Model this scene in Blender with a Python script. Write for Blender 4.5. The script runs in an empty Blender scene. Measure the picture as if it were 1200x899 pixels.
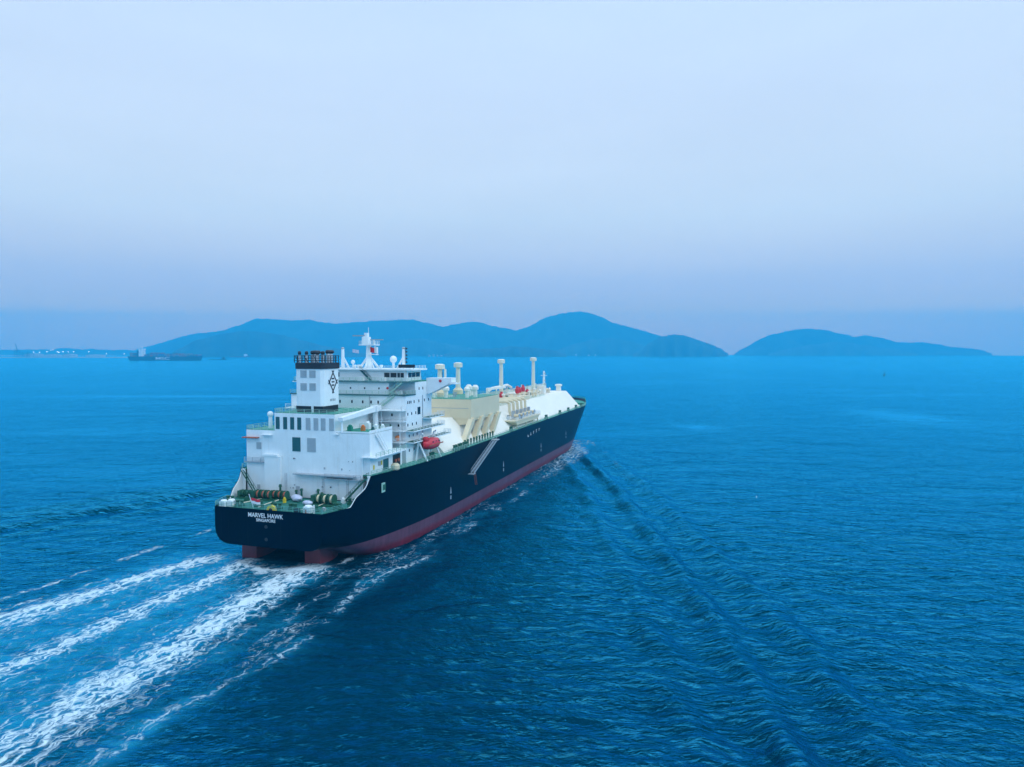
import bpy, math, random
import numpy as np
from mathutils import Vector, Matrix
R = math.radians
random.seed(7); rng = np.random.default_rng(7)
scene = bpy.context.scene
col = scene.collection

# ------------------------------------------------------------------ camera
CAM_H = 50.9
F_PX, V0 = 826.7, 412.0                 # focal length and eye level on a 1200 x 899 frame
cam_d = bpy.data.cameras.new('camera'); cam = bpy.data.objects.new('camera', cam_d); col.objects.link(cam)
cam_d.sensor_width = 36.0; cam_d.lens = 36.0 * F_PX / 1200.0
cam_d.clip_start = 0.5; cam_d.clip_end = 60000
cam.location = (0, 0, CAM_H)
cam.rotation_euler = (R(90) - math.atan((449.5 - V0) / F_PX), 0, 0)
scene.camera = cam

# ------------------------------------------------------------------ sky and sun
SUN_EL, SUN_AZ = R(35), R(112)          # sun hidden by thin overcast, off to the right
world = bpy.data.worlds.new('World'); scene.world = world; world.use_nodes = True
wn, wl = world.node_tree.nodes, world.node_tree.links
wn.clear()
out = wn.new('ShaderNodeOutputWorld'); bg = wn.new('ShaderNodeBackground')
sky = wn.new('ShaderNodeTexSky'); sky.sky_type = 'NISHITA'; sky.sun_disc = False
sky.sun_elevation = SUN_EL; sky.sun_rotation = SUN_AZ; sky.altitude = 50
sky.air_density = 1.2; sky.dust_density = 2.0; sky.ozone_density = 3.0
tc = wn.new('ShaderNodeTexCoord'); sep = wn.new('ShaderNodeSeparateXYZ')
wl.new(tc.outputs['Generated'], sep.inputs[0])
ramp = wn.new('ShaderNodeValToRGB'); cr = ramp.color_ramp
SKY_STOPS = [(0.0, (1.62, 0.99, 0.44)), (0.03, (1.90, 1.10, 0.46)), (0.050, (1.96, 1.22, 0.50)), (0.058, (1.76, 1.16, 0.56)), (0.068, (1.40, 1.02, 0.70)), (0.085, (1.12, .93, 0.84)), (0.10, (1.0, 0.90, 0.89)),
             (0.18, (0.95, 1.01, 1.05)), (0.30, (0.88, 0.98, 1.12)), (0.45, (0.80, 0.96, 1.20)),
             (0.58, (1.14, 1.46, 1.80)), (1.0, (1.36, 1.78, 2.20))]
while len(cr.elements) < len(SKY_STOPS): cr.elements.new(0.5)
for e, (p, c) in zip(cr.elements, SKY_STOPS): e.position = p; e.color = (*c, 1)
cmap = wn.new('ShaderNodeMapping'); cmap.inputs['Scale'].default_value = (1.6, 2.2, 8.5); cmap.inputs['Rotation'].default_value = (R(6), R(-5), R(20))
wl.new(tc.outputs['Generated'], cmap.inputs[0])
cn = wn.new('ShaderNodeTexNoise'); cn.inputs['Scale'].default_value = 1.7; cn.inputs['Detail'].default_value = 5
wl.new(cmap.outputs[0], cn.inputs['Vector'])
cm = wn.new('ShaderNodeMapRange'); cm.inputs[1].default_value = .3; cm.inputs[2].default_value = .7
cm.inputs[3].default_value = .968; cm.inputs[4].default_value = 1.022
wl.new(cn.outputs['Fac'], cm.inputs[0])
cl = wn.new('ShaderNodeMix'); cl.data_type = 'RGBA'; cl.blend_type = 'MULTIPLY'; cl.inputs[0].default_value = 1
wl.new(sep.outputs['Z'], ramp.inputs[0]); wl.new(ramp.outputs[0], cl.inputs[6]); wl.new(cm.outputs[0], cl.inputs[7])
ns = wn.new('ShaderNodeVectorMath'); ns.operation = 'SCALE'; ns.inputs['Scale'].default_value = 0.07
wl.new(sky.outputs[0], ns.inputs[0])
mx = wn.new('ShaderNodeMix'); mx.data_type = 'RGBA'; mx.inputs[0].default_value = 0.88   # overcast veil over the clear sky
wl.new(ns.outputs[0], mx.inputs[6]); wl.new(cl.outputs[2], mx.inputs[7])
wl.new(mx.outputs[2], bg.inputs['Color']); bg.inputs['Strength'].default_value = 1.0
wl.new(bg.outputs[0], out.inputs['Surface'])

sd = bpy.data.lights.new('sun', 'SUN'); sd.energy = 0.9; sd.angle = R(25); sd.color = (0.85, 0.95, 1.0)
so = bpy.data.objects.new('sun', sd); col.objects.link(so)
sdir = Vector((math.sin(SUN_AZ) * math.cos(SUN_EL), math.cos(SUN_AZ) * math.cos(SUN_EL), math.sin(SUN_EL)))
so.rotation_euler = (-sdir).to_track_quat('-Z', 'Y').to_euler()
scene.view_settings.view_transform = 'Standard'; scene.view_settings.look = 'None'
scene.view_settings.exposure = 0.0; scene.view_settings.gamma = 1.0; scene.view_settings.use_curve_mapping = False
cy = scene.cycles
cy.use_denoising = True; cy.max_bounces = 6; cy.volume_bounces = 2; cy.diffuse_bounces = 3; cy.glossy_bounces = 3
cy.transparent_max_bounces = 8; cy.use_adaptive_sampling = True; cy.adaptive_threshold = 0.01

HAZE_DENSITY = 1.8e-4
HAZE_COLOR = (0.042, 0.56, 0.93)

# ------------------------------------------------------------------ material helpers
def mat(name, color, rough=0.55, var=0.10, scale=0.6, metal=0.0, streak=0.0, streak_col=(0.25, 0.16, 0.09), spec=0.5, bump=0.0):
    m = bpy.data.materials.new(name); m.use_nodes = True
    n, l = m.node_tree.nodes, m.node_tree.links
    b = n['Principled BSDF']; b.inputs['Roughness'].default_value = rough; b.inputs['Metallic'].default_value = metal
    b.inputs['Specular IOR Level'].default_value = spec
    t = n.new('ShaderNodeTexCoord'); nz = n.new('ShaderNodeTexNoise')
    nz.inputs['Scale'].default_value = scale; nz.inputs['Detail'].default_value = 6
    l.new(t.outputs['Object'], nz.inputs['Vector'])
    mr = n.new('ShaderNodeMapRange'); mr.inputs[1].default_value = .25; mr.inputs[2].default_value = .75
    mr.inputs[3].default_value = 1 - var; mr.inputs[4].default_value = 1 + var
    l.new(nz.outputs['Fac'], mr.inputs[0])
    mm = n.new('ShaderNodeMix'); mm.data_type = 'RGBA'; mm.blend_type = 'MULTIPLY'; mm.inputs[0].default_value = 1
    mm.inputs[6].default_value = (*color, 1); l.new(mr.outputs[0], mm.inputs[7])
    last = mm.outputs[2]
    if streak > 0:
        mp = n.new('ShaderNodeMapping'); mp.inputs['Scale'].default_value = (1.3, 1.3, 0.09)
        l.new(t.outputs['Object'], mp.inputs[0])
        n2 = n.new('ShaderNodeTexNoise'); n2.inputs['Scale'].default_value = 1.0; n2.inputs['Detail'].default_value = 4
        l.new(mp.outputs[0], n2.inputs['Vector'])
        r2 = n.new('ShaderNodeMapRange'); r2.inputs[1].default_value = .55; r2.inputs[2].default_value = .85
        r2.inputs[3].default_value = 0; r2.inputs[4].default_value = streak
        l.new(n2.outputs['Fac'], r2.inputs[0])
        m2 = n.new('ShaderNodeMix'); m2.data_type = 'RGBA'; m2.inputs[7].default_value = (*streak_col, 1)
        l.new(r2.outputs[0], m2.inputs[0]); l.new(last, m2.inputs[6]); last = m2.outputs[2]
    l.new(last, b.inputs['Base Color'])
    if bump > 0:
        bp = n.new('ShaderNodeBump'); bp.inputs['Strength'].default_value = bump; bp.inputs['Distance'].default_value = 0.3
        l.new(nz.outputs['Fac'], bp.inputs['Height']); l.new(bp.outputs[0], b.inputs['Normal'])
    return m

M = dict(
    white=mat('white_ship_paint', (0.83, 0.87, 0.88), 0.5, .05, .35, streak=.2, streak_col=(.45, .38, .30)),
    cream=mat('cream_deck_paint', (0.74, 0.61, 0.40), 0.55, .05, .25, streak=.22, streak_col=(.50, .34, .18)),
    trunk=mat('pale_trunk_paint', (0.85, 0.79, 0.69), 0.55, .04, .2, streak=.10, streak_col=(.55, .42, .28)),
    cream2=mat('pale_cream_mast_paint', (0.78, 0.72, 0.58), 0.55, .05, .4, streak=.15, streak_col=(.50, .34, .18)),
    green=mat('green_deck_paint', (0.010, 0.25, 0.17), 0.6, .3, .5),
    green2=mat('worn_green_deck_paint', (0.008, 0.15, 0.11), 0.6, .45, .7),
    rail2=mat('teal_rail_paint', (0.14, 0.36, 0.31), 0.6, .1, 1),
    green_dark=mat('dark_green_machinery', (0.012, 0.10, 0.055), 0.6, .3, 1.2),
    rail=mat('pale_green_rail_paint', (0.35, 0.55, 0.46), 0.6, .1, 1),
    railw=mat('white_rail_paint', (0.75, 0.78, 0.78), 0.6, .05, 1),
    black=mat('black_paint', (0.012, 0.014, 0.022), 0.5, .2, .8),
    glass=mat('dark_window_glass', (0.012, 0.02, 0.03), 0.12, .1, .5),
    grey=mat('grey_louvre_paint', (0.42, 0.47, 0.50), 0.6, .1, .6),
    steel=mat('galvanised_steel', (0.40, 0.43, 0.46), 0.45, .15, 1, metal=.3),
    teal=mat('teal_shutter_paint', (0.02, 0.12, 0.13), 0.45, .1, 1),
    red=mat('red_lifeboat_grp', (0.62, 0.02, 0.035), 0.4, .08, .8),
    rust=mat('rusty_red_rope', (0.42, 0.11, 0.06), 0.8, .3, 3),
    yellow=mat('yellow_marking_paint', (0.75, 0.55, 0.02), 0.55, .1, 2),
    lettering=mat('white_lettering_paint', (0.80, 0.80, 0.80), 0.6, .04, 1),
    tarp=mat('pale_blue_tarpaulin', (0.55, 0.58, 0.72), 0.8, .2, 1.5, bump=.4),
    redoxide=mat('red_oxide_antifouling', (0.18, 0.022, 0.028), 0.55, .2, .5),
    silver=mat('silver_exhaust_pipe', (0.60, 0.62, 0.64), 0.4, .1, 1, metal=.2),
    orange=mat('orange_buoy_plastic', (0.70, 0.20, 0.04), 0.5, .1, 2),
)

def hull_material():
    m = bpy.data.materials.new('black_hull_with_red_boot_top'); m.use_nodes = True
    n, l = m.node_tree.nodes, m.node_tree.links
    b = n['Principled BSDF']; b.inputs['Roughness'].default_value = 0.40; b.inputs['Specular IOR Level'].default_value = .16; b.inputs['Specular Tint'].default_value = (.03, .42, .9, 1)
    t = n.new('ShaderNodeTexCoord'); s = n.new('ShaderNodeSeparateXYZ'); l.new(t.outputs['Object'], s.inputs[0])
    nz = n.new('ShaderNodeTexNoise'); nz.inputs['Scale'].default_value = .25; nz.inputs['Detail'].default_value = 8
    mp = n.new('ShaderNodeMapping'); mp.inputs['Scale'].default_value = (.35, 1, 1.6)
    l.new(t.outputs['Object'], mp.inputs[0]); l.new(mp.outputs[0], nz.inputs['Vector'])
    wob = n.new('ShaderNodeMath'); wob.operation = 'MULTIPLY_ADD'; wob.inputs[1].default_value = 1.2; wob.inputs[2].default_value = -.6
    l.new(nz.outputs['Fac'], wob.inputs[0])
    zz = n.new('ShaderNodeMath'); zz.operation = 'ADD'; l.new(s.outputs['Z'], zz.inputs[0]); l.new(wob.outputs[0], zz.inputs[1])
    wet = n.new('ShaderNodeMapRange'); wet.inputs[1].default_value = 1.3; wet.inputs[2].default_value = 2.4; l.new(zz.outputs[0], wet.inputs[0])
    c1 = n.new('ShaderNodeMix'); c1.data_type = 'RGBA'; c1.inputs[6].default_value = (.19, .018, .032, 1); c1.inputs[7].default_value = (.135, .052, .078, 1)
    l.new(wet.outputs[0], c1.inputs[0])
    # scraped and streaked boot top
    st = n.new('ShaderNodeTexNoise'); st.inputs['Scale'].default_value = 1; st.inputs['Detail'].default_value = 5
    mp2 = n.new('ShaderNodeMapping'); mp2.inputs['Scale'].default_value = (.7, .7, .12); l.new(t.outputs['Object'], mp2.inputs[0]); l.new(mp2.outputs[0], st.inputs['Vector'])
    mr = n.new('ShaderNodeMapRange'); mr.inputs[1].default_value = .35; mr.inputs[2].default_value = .8; mr.inputs[3].default_value = .8; mr.inputs[4].default_value = 1.25
    l.new(st.outputs['Fac'], mr.inputs[0])
    c2 = n.new('ShaderNodeMix'); c2.data_type = 'RGBA'; c2.blend_type = 'MULTIPLY'; c2.inputs[0].default_value = 1
    l.new(c1.outputs[2], c2.inputs[6]); l.new(mr.outputs[0], c2.inputs[7])
    rs = n.new('ShaderNodeTexNoise'); rs.inputs['Scale'].default_value = 1; rs.inputs['Detail'].default_value = 6
    mp3 = n.new('ShaderNodeMapping'); mp3.inputs['Scale'].default_value = (.9, .9, .05); l.new(t.outputs['Object'], mp3.inputs[0]); l.new(mp3.outputs[0], rs.inputs['Vector'])
    rm = n.new('ShaderNodeMapRange'); rm.inputs[1].default_value = .62; rm.inputs[2].default_value = .85; rm.inputs[3].default_value = 0; rm.inputs[4].default_value = .22
    l.new(rs.outputs['Fac'], rm.inputs[0])
    gt = n.new('ShaderNodeMath'); gt.operation = 'GREATER_THAN'; gt.inputs[1].default_value = 4.55; l.new(s.outputs['Z'], gt.inputs[0])
    k = n.new('ShaderNodeMix'); k.data_type = 'RGBA'; k.blend_type = 'MULTIPLY'; k.inputs[0].default_value = 1
    k.inputs[6].default_value = (.0003, .0020, .0075, 1); l.new(mr.outputs[0], k.inputs[7])
    kr = n.new('ShaderNodeMix'); kr.data_type = 'RGBA'; kr.inputs[7].default_value = (.045, .040, .042, 1); l.new(rm.outputs[0], kr.inputs[0]); l.new(k.outputs[2], kr.inputs[6])
    c3 = n.new('ShaderNodeMix'); c3.data_type = 'RGBA'; l.new(gt.outputs[0], c3.inputs[0]); l.new(c2.outputs[2], c3.inputs[6]); l.new(kr.outputs[2], c3.inputs[7])
    l.new(c3.outputs[2], b.inputs['Base Color'])
    bp = n.new('ShaderNodeBump'); bp.inputs['Strength'].default_value = .15; bp.inputs['Distance'].default_value = .25
    l.new(nz.outputs['Fac'], bp.inputs['Height']); l.new(bp.outputs[0], b.inputs['Normal'])
    return m
M['hull'] = hull_material()

# ------------------------------------------------------------------ mesh helpers
class MB:
    def __init__(s): s.v = []; s.f = []
    def add(s, vs, fs):
        o = len(s.v); s.v += [tuple(p) for p in vs]; s.f += [tuple(i + o for i in f) for f in fs]; return s
    def box(s, x0, x1, y0, y1, z0, z1):
        vs = [(x, y, z) for z in (z0, z1) for y in (y0, y1) for x in (x0, x1)]
        return s.add(vs, [(0, 2, 3, 1), (4, 5, 7, 6), (0, 1, 5, 4), (2, 6, 7, 3), (0, 4, 6, 2), (1, 3, 7, 5)])
    def prism(s, poly, axis, a0, a1):
        n = len(poly)
        def P(p, a): return {'x': (a, p[0], p[1]), 'y': (p[0], a, p[1]), 'z': (p[0], p[1], a)}[axis]
        vs = [P(p, a0) for p in poly] + [P(p, a1) for p in poly]
        fs = [tuple(range(n))[::-1], tuple(range(n, 2 * n))] + [(i, (i + 1) % n, n + (i + 1) % n, n + i) for i in range(n)]
        return s.add(vs, fs)
    def cone(s, p, q, r0, r1, n=10):
        p, q = Vector(p), Vector(q); d = (q - p).normalized()
        a = d.orthogonal().normalized(); b = d.cross(a)
        vs = [p + (a * math.cos(2 * math.pi * i / n) + b * math.sin(2 * math.pi * i / n)) * r0 for i in range(n)]
        vs += [q + (a * math.cos(2 * math.pi * i / n) + b * math.sin(2 * math.pi * i / n)) * r1 for i in range(n)]
        return s.add(vs, [tuple(range(n))[::-1], tuple(range(n, 2 * n))] + [(i, (i + 1) % n, n + (i + 1) % n, n + i) for i in range(n)])
    def bar(s, p, q, r, n=6): return s.cone(p, q, r, r, n)
    def tube(s, pts, r, n=6):
        pts = [Vector(p) for p in pts]; rings = []
        for i, p in enumerate(pts):
            d = (pts[min(i + 1, len(pts) - 1)] - pts[max(i - 1, 0)]).normalized()
            up = Vector((0, 0, 1)) if abs(d.z) < .9 else Vector((1, 0, 0))
            a = d.cross(up).normalized(); b = d.cross(a)
            rings += [p + (a * math.cos(2 * math.pi * k / n) + b * math.sin(2 * math.pi * k / n)) * r for k in range(n)]
        fs = [(i * n + k, i * n + (k + 1) % n, (i + 1) * n + (k + 1) % n, (i + 1) * n + k) for i in range(len(pts) - 1) for k in range(n)]
        fs += [tuple(range(n))[::-1], tuple(range((len(pts) - 1) * n, len(pts) * n))]
        return s.add(rings, fs)
    def beam(s, p, q, w, h):
        p, q = Vector(p), Vector(q); d = (q - p).normalized()
        up = Vector((0, 0, 1)) if abs(d.z) < .95 else Vector((1, 0, 0))
        a = d.cross(up).normalized(); b = a.cross(d)
        vs = []
        for c in (p, q): vs += [c + a * w / 2 * i + b * h / 2 * j for i, j in ((-1, -1), (1, -1), (1, 1), (-1, 1))]
        return s.add(vs, [(3, 2, 1, 0), (4, 5, 6, 7)] + [(i, (i + 1) % 4, 4 + (i + 1) % 4, 4 + i) for i in range(4)])
    def lathe(s, c, prof, n=16, axis='z'):
        vs = []
        for r, z in prof:
            for k in range(n):
                t = 2 * math.pi * k / n; a, b = r * math.cos(t), r * math.sin(t)
                vs.append({'z': (c[0] + a, c[1] + b, c[2] + z), 'x': (c[0] + z, c[1] + a, c[2] + b), 'y': (c[0] + a, c[1] + z, c[2] + b)}[axis])
        m = len(prof)
        fs = [(i * n + k, i * n + (k + 1) % n, (i + 1) * n + (k + 1) % n, (i + 1) * n + k) for i in range(m - 1) for k in range(n)]
        fs += [tuple(range(n))[::-1], tuple(range((m - 1) * n, m * n))]
        return s.add(vs, fs)
    def ball(s, c, r, n=14, squash=1.0):
        k = 8
        return s.lathe(c, [(max(r * math.sin(math.pi * i / k), .01), -r * squash * math.cos(math.pi * i / k)) for i in range(k + 1)], n)
    def build(s, name, m, parent=None, label=None, smooth=False):
        me = bpy.data.meshes.new(name); me.from_pydata([tuple(v) for v in s.v], [], s.f)
        me.materials.append(m)
        o = bpy.data.objects.new(name, me); col.objects.link(o)
        if parent is not None: o.parent = parent
        if label: o['label'] = label
        if smooth:
            me.polygons.foreach_set('use_smooth', [True] * len(me.polygons))
        me.update()
        bm = None
        return o
def tag(o, label=None, cat=None, group=None, kind=None):
    if label: o['label'] = label
    if cat: o['category'] = cat
    if group: o['group'] = group
    if kind: o['kind'] = kind
    return o
def empty(name, loc=(0, 0, 0), rz=0.0, **kw):
    o = bpy.data.objects.new(name, None); col.objects.link(o); o.location = loc; o.rotation_euler = (0, 0, rz)
    o.empty_display_size = 1; return tag(o, **kw)
def copy_tree(o, parent=None):
    c = o.copy(); col.objects.link(c); c.parent = parent
    for ch in list(o.children): copy_tree(ch, c)
    return c
def text_part(name, body, size, mtx, m, parent, extrude=0.02, xscale=1.0):
    cu = bpy.data.curves.new(name, 'FONT'); cu.body = body; cu.size = size; cu.extrude = extrude
    cu.align_x = 'CENTER'; cu.align_y = 'CENTER'; cu.offset = 0.012 * size
    t = bpy.data.objects.new('tmp_text', cu); col.objects.link(t)
    dg = bpy.context.evaluated_depsgraph_get()
    me = bpy.data.meshes.new_from_object(t.evaluated_get(dg)); bpy.data.objects.remove(t)
    me.transform(Matrix.Diagonal((xscale, 1, 1, 1))); me.transform(mtx)
    me.materials.clear(); me.materials.append(m); me.name = name
    o = bpy.data.objects.new(name, me); col.objects.link(o); o.parent = parent
    return o
def frame(o, ex, ey):   # matrix with local x, y axes
    ex, ey = Vector(ex), Vector(ey); ez = ex.cross(ey)
    m = Matrix((ex, ey, ez)).transposed().to_4x4(); m.translation = Vector(o); return m
def railing(parent, runs, m, name='railing', h=1.1, step=2.0, r=0.065, nr=3):
    mb = MB()
    for pts in runs:
        for i in range(len(pts) - 1):
            p, q = Vector(pts[i]), Vector(pts[i + 1]); L = (q - p).length; k = max(1, int(L / step))
            for j in range(k + 1):
                b = p.lerp(q, j / k); mb.bar(b, b + Vector((0, 0, h)), r, 4)
            for a in range(1, nr + 1):
                z = Vector((0, 0, h * a / nr)); mb.bar(p + z, q + z, r * .9, 4)
    return mb.build(name, m, parent)

# ------------------------------------------------------------------ ship geometry functions (x forward from transom, y to port, z up)
HD = 0.309
SHIP = Vector((-57.29, 163.35, 0))
sh, ch_ = math.sin(HD), math.cos(HD)
LEN = 293.0
def lerp(a, b, t): return a + (b - a) * t
def half_deck_aft(x):
    s = min(max(x / 62.0, 0), 1); return 14.8 + (23 - 14.8) * (1 - (1 - s) ** 2.6)
def bottom(x):
    if x < 5: return 5.0 - 0.05 * x
    if x < 17: return 4.75 - (x - 5) * .42
    return max(-4.0, -.29 - (x - 17) * .3)
def edge_z(x):
    z = float(np.interp(x, [0, 8.2, 8.8, 10, 11.5, 13, 13.8, 15], [13.9, 13.9, 14.5, 15.9, 16.7, 17.5, 18.4, 20.4]))
    return z + (2.1 * min(1, (x - 262) / 12) if x > 262 else 0)
def half_bow(x, w):        # w: 0 waterline .. 1 deck
    x1 = lerp(200, 240, w); xs = lerp(284, 293, w)
    if x >= xs: return 0.0
    s = min(max((x - x1) / (xs - x1), 0), 1)
    return 23 * (1 - s ** lerp(2.0, 2.3, w)) ** lerp(.85, .52, w)
def half_deck(x): return half_deck_aft(x) if x < 150 else half_bow(x, 1.0)

# ------------------------------------------------------------------ sea: one polar sheet, 1 px cells, real swell and wake waves, foam in its own faces
def interp(x, xs, ys): return np.interp(x, xs, ys)
def vnoise(x, y, seed):
    r = np.random.default_rng(seed); g = r.random((256, 256))
    xi = np.floor(x).astype(int); yi = np.floor(y).astype(int); fx = x - xi; fy = y - yi
    fx = fx * fx * (3 - 2 * fx); fy = fy * fy * (3 - 2 * fy)
    a = g[xi % 256, yi % 256]; b = g[(xi + 1) % 256, yi % 256]; c = g[xi % 256, (yi + 1) % 256]; d = g[(xi + 1) % 256, (yi + 1) % 256]
    return (a * (1 - fx) + b * fx) * (1 - fy) + (c * (1 - fx) + d * fx) * fy
def fbm(x, y, seed, o=4):
    s = 0; a = .5
    for i in range(o): s = s + a * vnoise(x * 2 ** i + 17.3 * i, y * 2 ** i - 9.1 * i, seed + i); a *= .5
    return s / (1 - .5 ** o)
def sstep(a, b, x):
    t = np.clip((x - a) / (b - a), 0, 1); return t * t * (3 - 2 * t)
RMAX = 11000.0
def build_sea():
    th = np.concatenate([np.linspace(-math.pi, -R(50), 46)[:-1], np.linspace(-R(50), -R(39.5), 40)[:-1],
                         np.linspace(-R(39.5), R(39.5), 1000), np.linspace(R(39.5), R(50), 40)[1:], np.linspace(R(50), math.pi, 46)[1:]])
    k = np.arange(1000.0 , V0 + CAM_H * F_PX / RMAX, -1.1)
    rr = CAM_H * F_PX / (k - V0)
    rr = np.concatenate([[0.5, 12, 25, 38, 50, 60], rr[rr > 66], [RMAX]])
    nr, nt = len(rr), len(th)
    Rg, T = np.meshgrid(rr, th, indexing='ij')
    X = (Rg * np.sin(T)).ravel(); Y = (Rg * np.cos(T)).ravel()
    rad = Rg.ravel()
    sp = np.maximum(rad ** 2 / (CAM_H * F_PX) * 1.1, rad * R(79) / 1000)
    sp = np.where(np.abs(T.ravel()) > R(45), np.maximum(sp, rad * .06), sp)
    Z = np.zeros_like(X)
    r2 = np.random.default_rng(3)
    for lam in np.geomspace(1.6, 34, 46):
        ang = R(78) + r2.normal(0, R(30)); kx, ky = math.cos(ang) * 2 * math.pi / lam, math.sin(ang) * 2 * math.pi / lam
        amp = .0060 * lam ** .95 if lam < 5 else .0060 * 5 ** .95 * (5 / lam) ** .5
        fade = 1 - sstep(.22, .5, sp / lam)
        Z += amp * fade * np.sin(kx * X + ky * Y + r2.random() * 6.28)
    gust = .55 + .9 * fbm(X / 60, Y / 60, 91, 3)
    Z *= gust
    # ship coordinates
    dx, dy = X - SHIP.x, Y - SHIP.y
    sx = dx * sh + dy * ch_; sy = -dx * ch_ + dy * sh
    # Kelvin arms
    S = 268 - sx
    yc = interp(S, [-5, 5, 75, 139, 190, 234, 260, 284, 310, 360, 420, 700], [12, 24, 49, 73, 89, 102, 111, 118, 124, 138, 156, 242])
    wob = 3.0 * (fbm(sx / 30, sy / 30, 12, 3) - .5)
    for sgn in (-1, 1):
        q = sgn * sy - yc + wob
        lam = 13.0
        ph = 2 * math.pi * (q + .10 * (S % 1e9)) / lam * 1.0
        q2 = q
        env = np.exp(-((q2 + 11) / 16.5) ** 2) * sstep(6, 130, S) * np.exp(-np.clip(S, 0, None) / 430)
        scal = .72 + .56 * vnoise(sx / 9 + 40, q / 7, 33)
        fade = 1 - sstep(.2, .5, sp / lam)
        Z += 1.45 * env * scal * fade * (np.cos(2 * math.pi * q2 / lam) + .25 * np.cos(4 * math.pi * q2 / lam))
        if sgn > 0: Z -= 1.1 * np.exp(-((q2 - 1) / 3.2) ** 2) * sstep(60, 140, S) * fade
        # feathered divergent crests inside the arm
        lam2 = 8.5; ph2 = 2 * math.pi * ((-sx) * math.sin(R(34)) - sgn * sy * math.cos(R(34))) / lam2
        env2 = np.exp(-((q2 + 16) / 20.0) ** 2) * sstep(10, 60, S)
        Z += .22 * env2 * (1 - sstep(.2, .5, sp / lam2)) * np.cos(ph2)
    # wake ridges behind the transom
    cA = interp(sx, [-400, -75, -41, -21, -6, 6, 9], [70, 31, 27, 23, 20.5, 17.2, 16.5])
    cB = interp(sx, [-400, -90, -60, -43, -22, -11, 4, 8], [4, 6, 7, 6.8, 6.9, 6.5, 8.5, 9])
    cC = interp(sx, [-400, -75, -61, -33, -6, 3, 9], [-38, -16.3, -14.1, -12.6, -8.6, -11, -10])
    back = sstep(9, 4, sx) if False else np.clip((9 - sx) / 6, 0, 1)
    age = np.clip(-sx / 110, 0, 1)
    n1 = fbm(sx / 9, sy / 4, 51, 4); n2 = fbm(sx / 22, sy / 7, 77, 3)
    def streak(c, w, soft=1.0): return np.exp(-(np.abs(sy - c + 2.4 * (n2 - .5) * (1 + age)) / w) ** 2.0)
    eA = streak(cA, 4.4 + 3.6 * age) * back; eB = streak(cB, 3.5 + 2.2 * age) * back; eC = streak(cC, 5.3 + 4.2 * age) * back
    boil = np.exp(-((sx - 0) / 7) ** 2) * np.exp(-((sy + 8.5) / 4.5) ** 2) + .8 * np.exp(-((sx - 1) / 6) ** 2) * np.exp(-((sy - 8) / 3) ** 2)
    near_f = 1 - sstep(.6, 1.6, sp)
    Z += near_f * (eA * .45 + eB * .45 + eC * .5) * np.exp(-age * 2) + near_f * .5 * boil
    Z += near_f * .25 * (n1 - .5) * np.clip(eA + eB + eC, 0, 1)
    Z -= near_f * .5 * np.exp(-((sx - 9) / 8) ** 2 - (sy / 9) ** 2)
    apron = np.exp(-((sx + .5 + 2.2 * (n1 - .5)) / 3.4) ** 2) * sstep(-14.5, -12, sy) * (1 - sstep(9, 12, sy))
    foam = np.maximum.reduce([apron * (.62 + .5 * n1), eA * (.90 - .33 * age ** .6), eB * (.88 - .33 * age ** .6), eC * (.94 - .40 * age ** .6), np.clip(boil * 1.2, 0, 1.05)])
    # faint residual lace between the streaks
    lane = (sstep(-19, -12, sy) * (1 - sstep(26, 34, sy))) * back
    foam = np.maximum(foam, lane * (.20 - .05 * age) * (.4 + 1.2 * n2))
    # starboard hull foam line: thin, broken, from the bow to far astern
    cE = interp(sx, [-120, -57, -28, 3, 30, 92, 150, 205, 262, 285], [-31, -29.5, -31, -28, -31.5, -31, -30, -29, -24, -12]) + 5 * (fbm(sx / 17, sx * 0, 5, 3) - .5)
    brk = sstep(.30, .58, fbm(sx / 13, sy / 9, 66, 3))
    eE = np.exp(-(np.abs(sy - cE) / (1.3 + .5 * n2)) ** 2) * brk * (sx < 262)
    foam = np.maximum(foam, eE * .44)
    hull_side = sstep(-33, -29, sy) * (1 - sstep(-20, -14, sy)) * (sx > -75) * (1 - sstep(225, 250, sx))
    foam = np.maximum(foam, hull_side * .50 * sstep(.40, .66, fbm(sx / 16, sy / 3.2, 15, 4)) * (.55 + .45 * sstep(60, 200, sx)))
    oy = -25 - 12 * (1 - sstep(205, 252, sx))
    bowf = sstep(70, 215, sx) * (1 - sstep(254, 268, sx)) * sstep(0, 6, sy - oy) * (1 - sstep(-12, -6, sy)) * (.35 + .65 * n1)
    foam = np.maximum(foam, .70 * bowf)
    crest = np.exp(-((-sy - yc + wob + 1.0) / 1.7) ** 2) * np.exp(-np.clip(S, 0, None) / 95) * sstep(.38, .6, fbm(sx / 9, sy / 9, 88, 3))
    foam = np.maximum(foam, .5 * crest * (S > 14))
    cP = 39 + 3 * (n2 - .5); eP = np.exp(-(np.abs(sy - cP) / 1.3) ** 2) * (sx < 60) * brk
    foam = np.maximum(foam, eP * .55)
    foam = np.maximum(foam, .5 * np.exp(-(np.abs(sy - cA - 7) / 1.4) ** 2) * back * sstep(.4, .6, n2))
    skeg = np.exp(-((sx - 12) / 4.5) ** 2) * np.exp(-((sy + 14.0) / 1.2) ** 2)
    foam = np.maximum(foam, .8 * skeg)
    foam *= (np.abs(T.ravel()) < R(49)) * (1 - .0 * sp)
    eW = np.exp(-(np.abs(sy - cE) / 4.0) ** 2) * (sx < 290)
    churn = np.clip(lane * (1.0 - .5 * age) + .6 * np.clip(foam, 0, 1) + .42 * hull_side * sstep(.4, .75, fbm(sx / 14, sy / 4, 71, 4)) + .24 * eW * brk, 0, 1)
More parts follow.
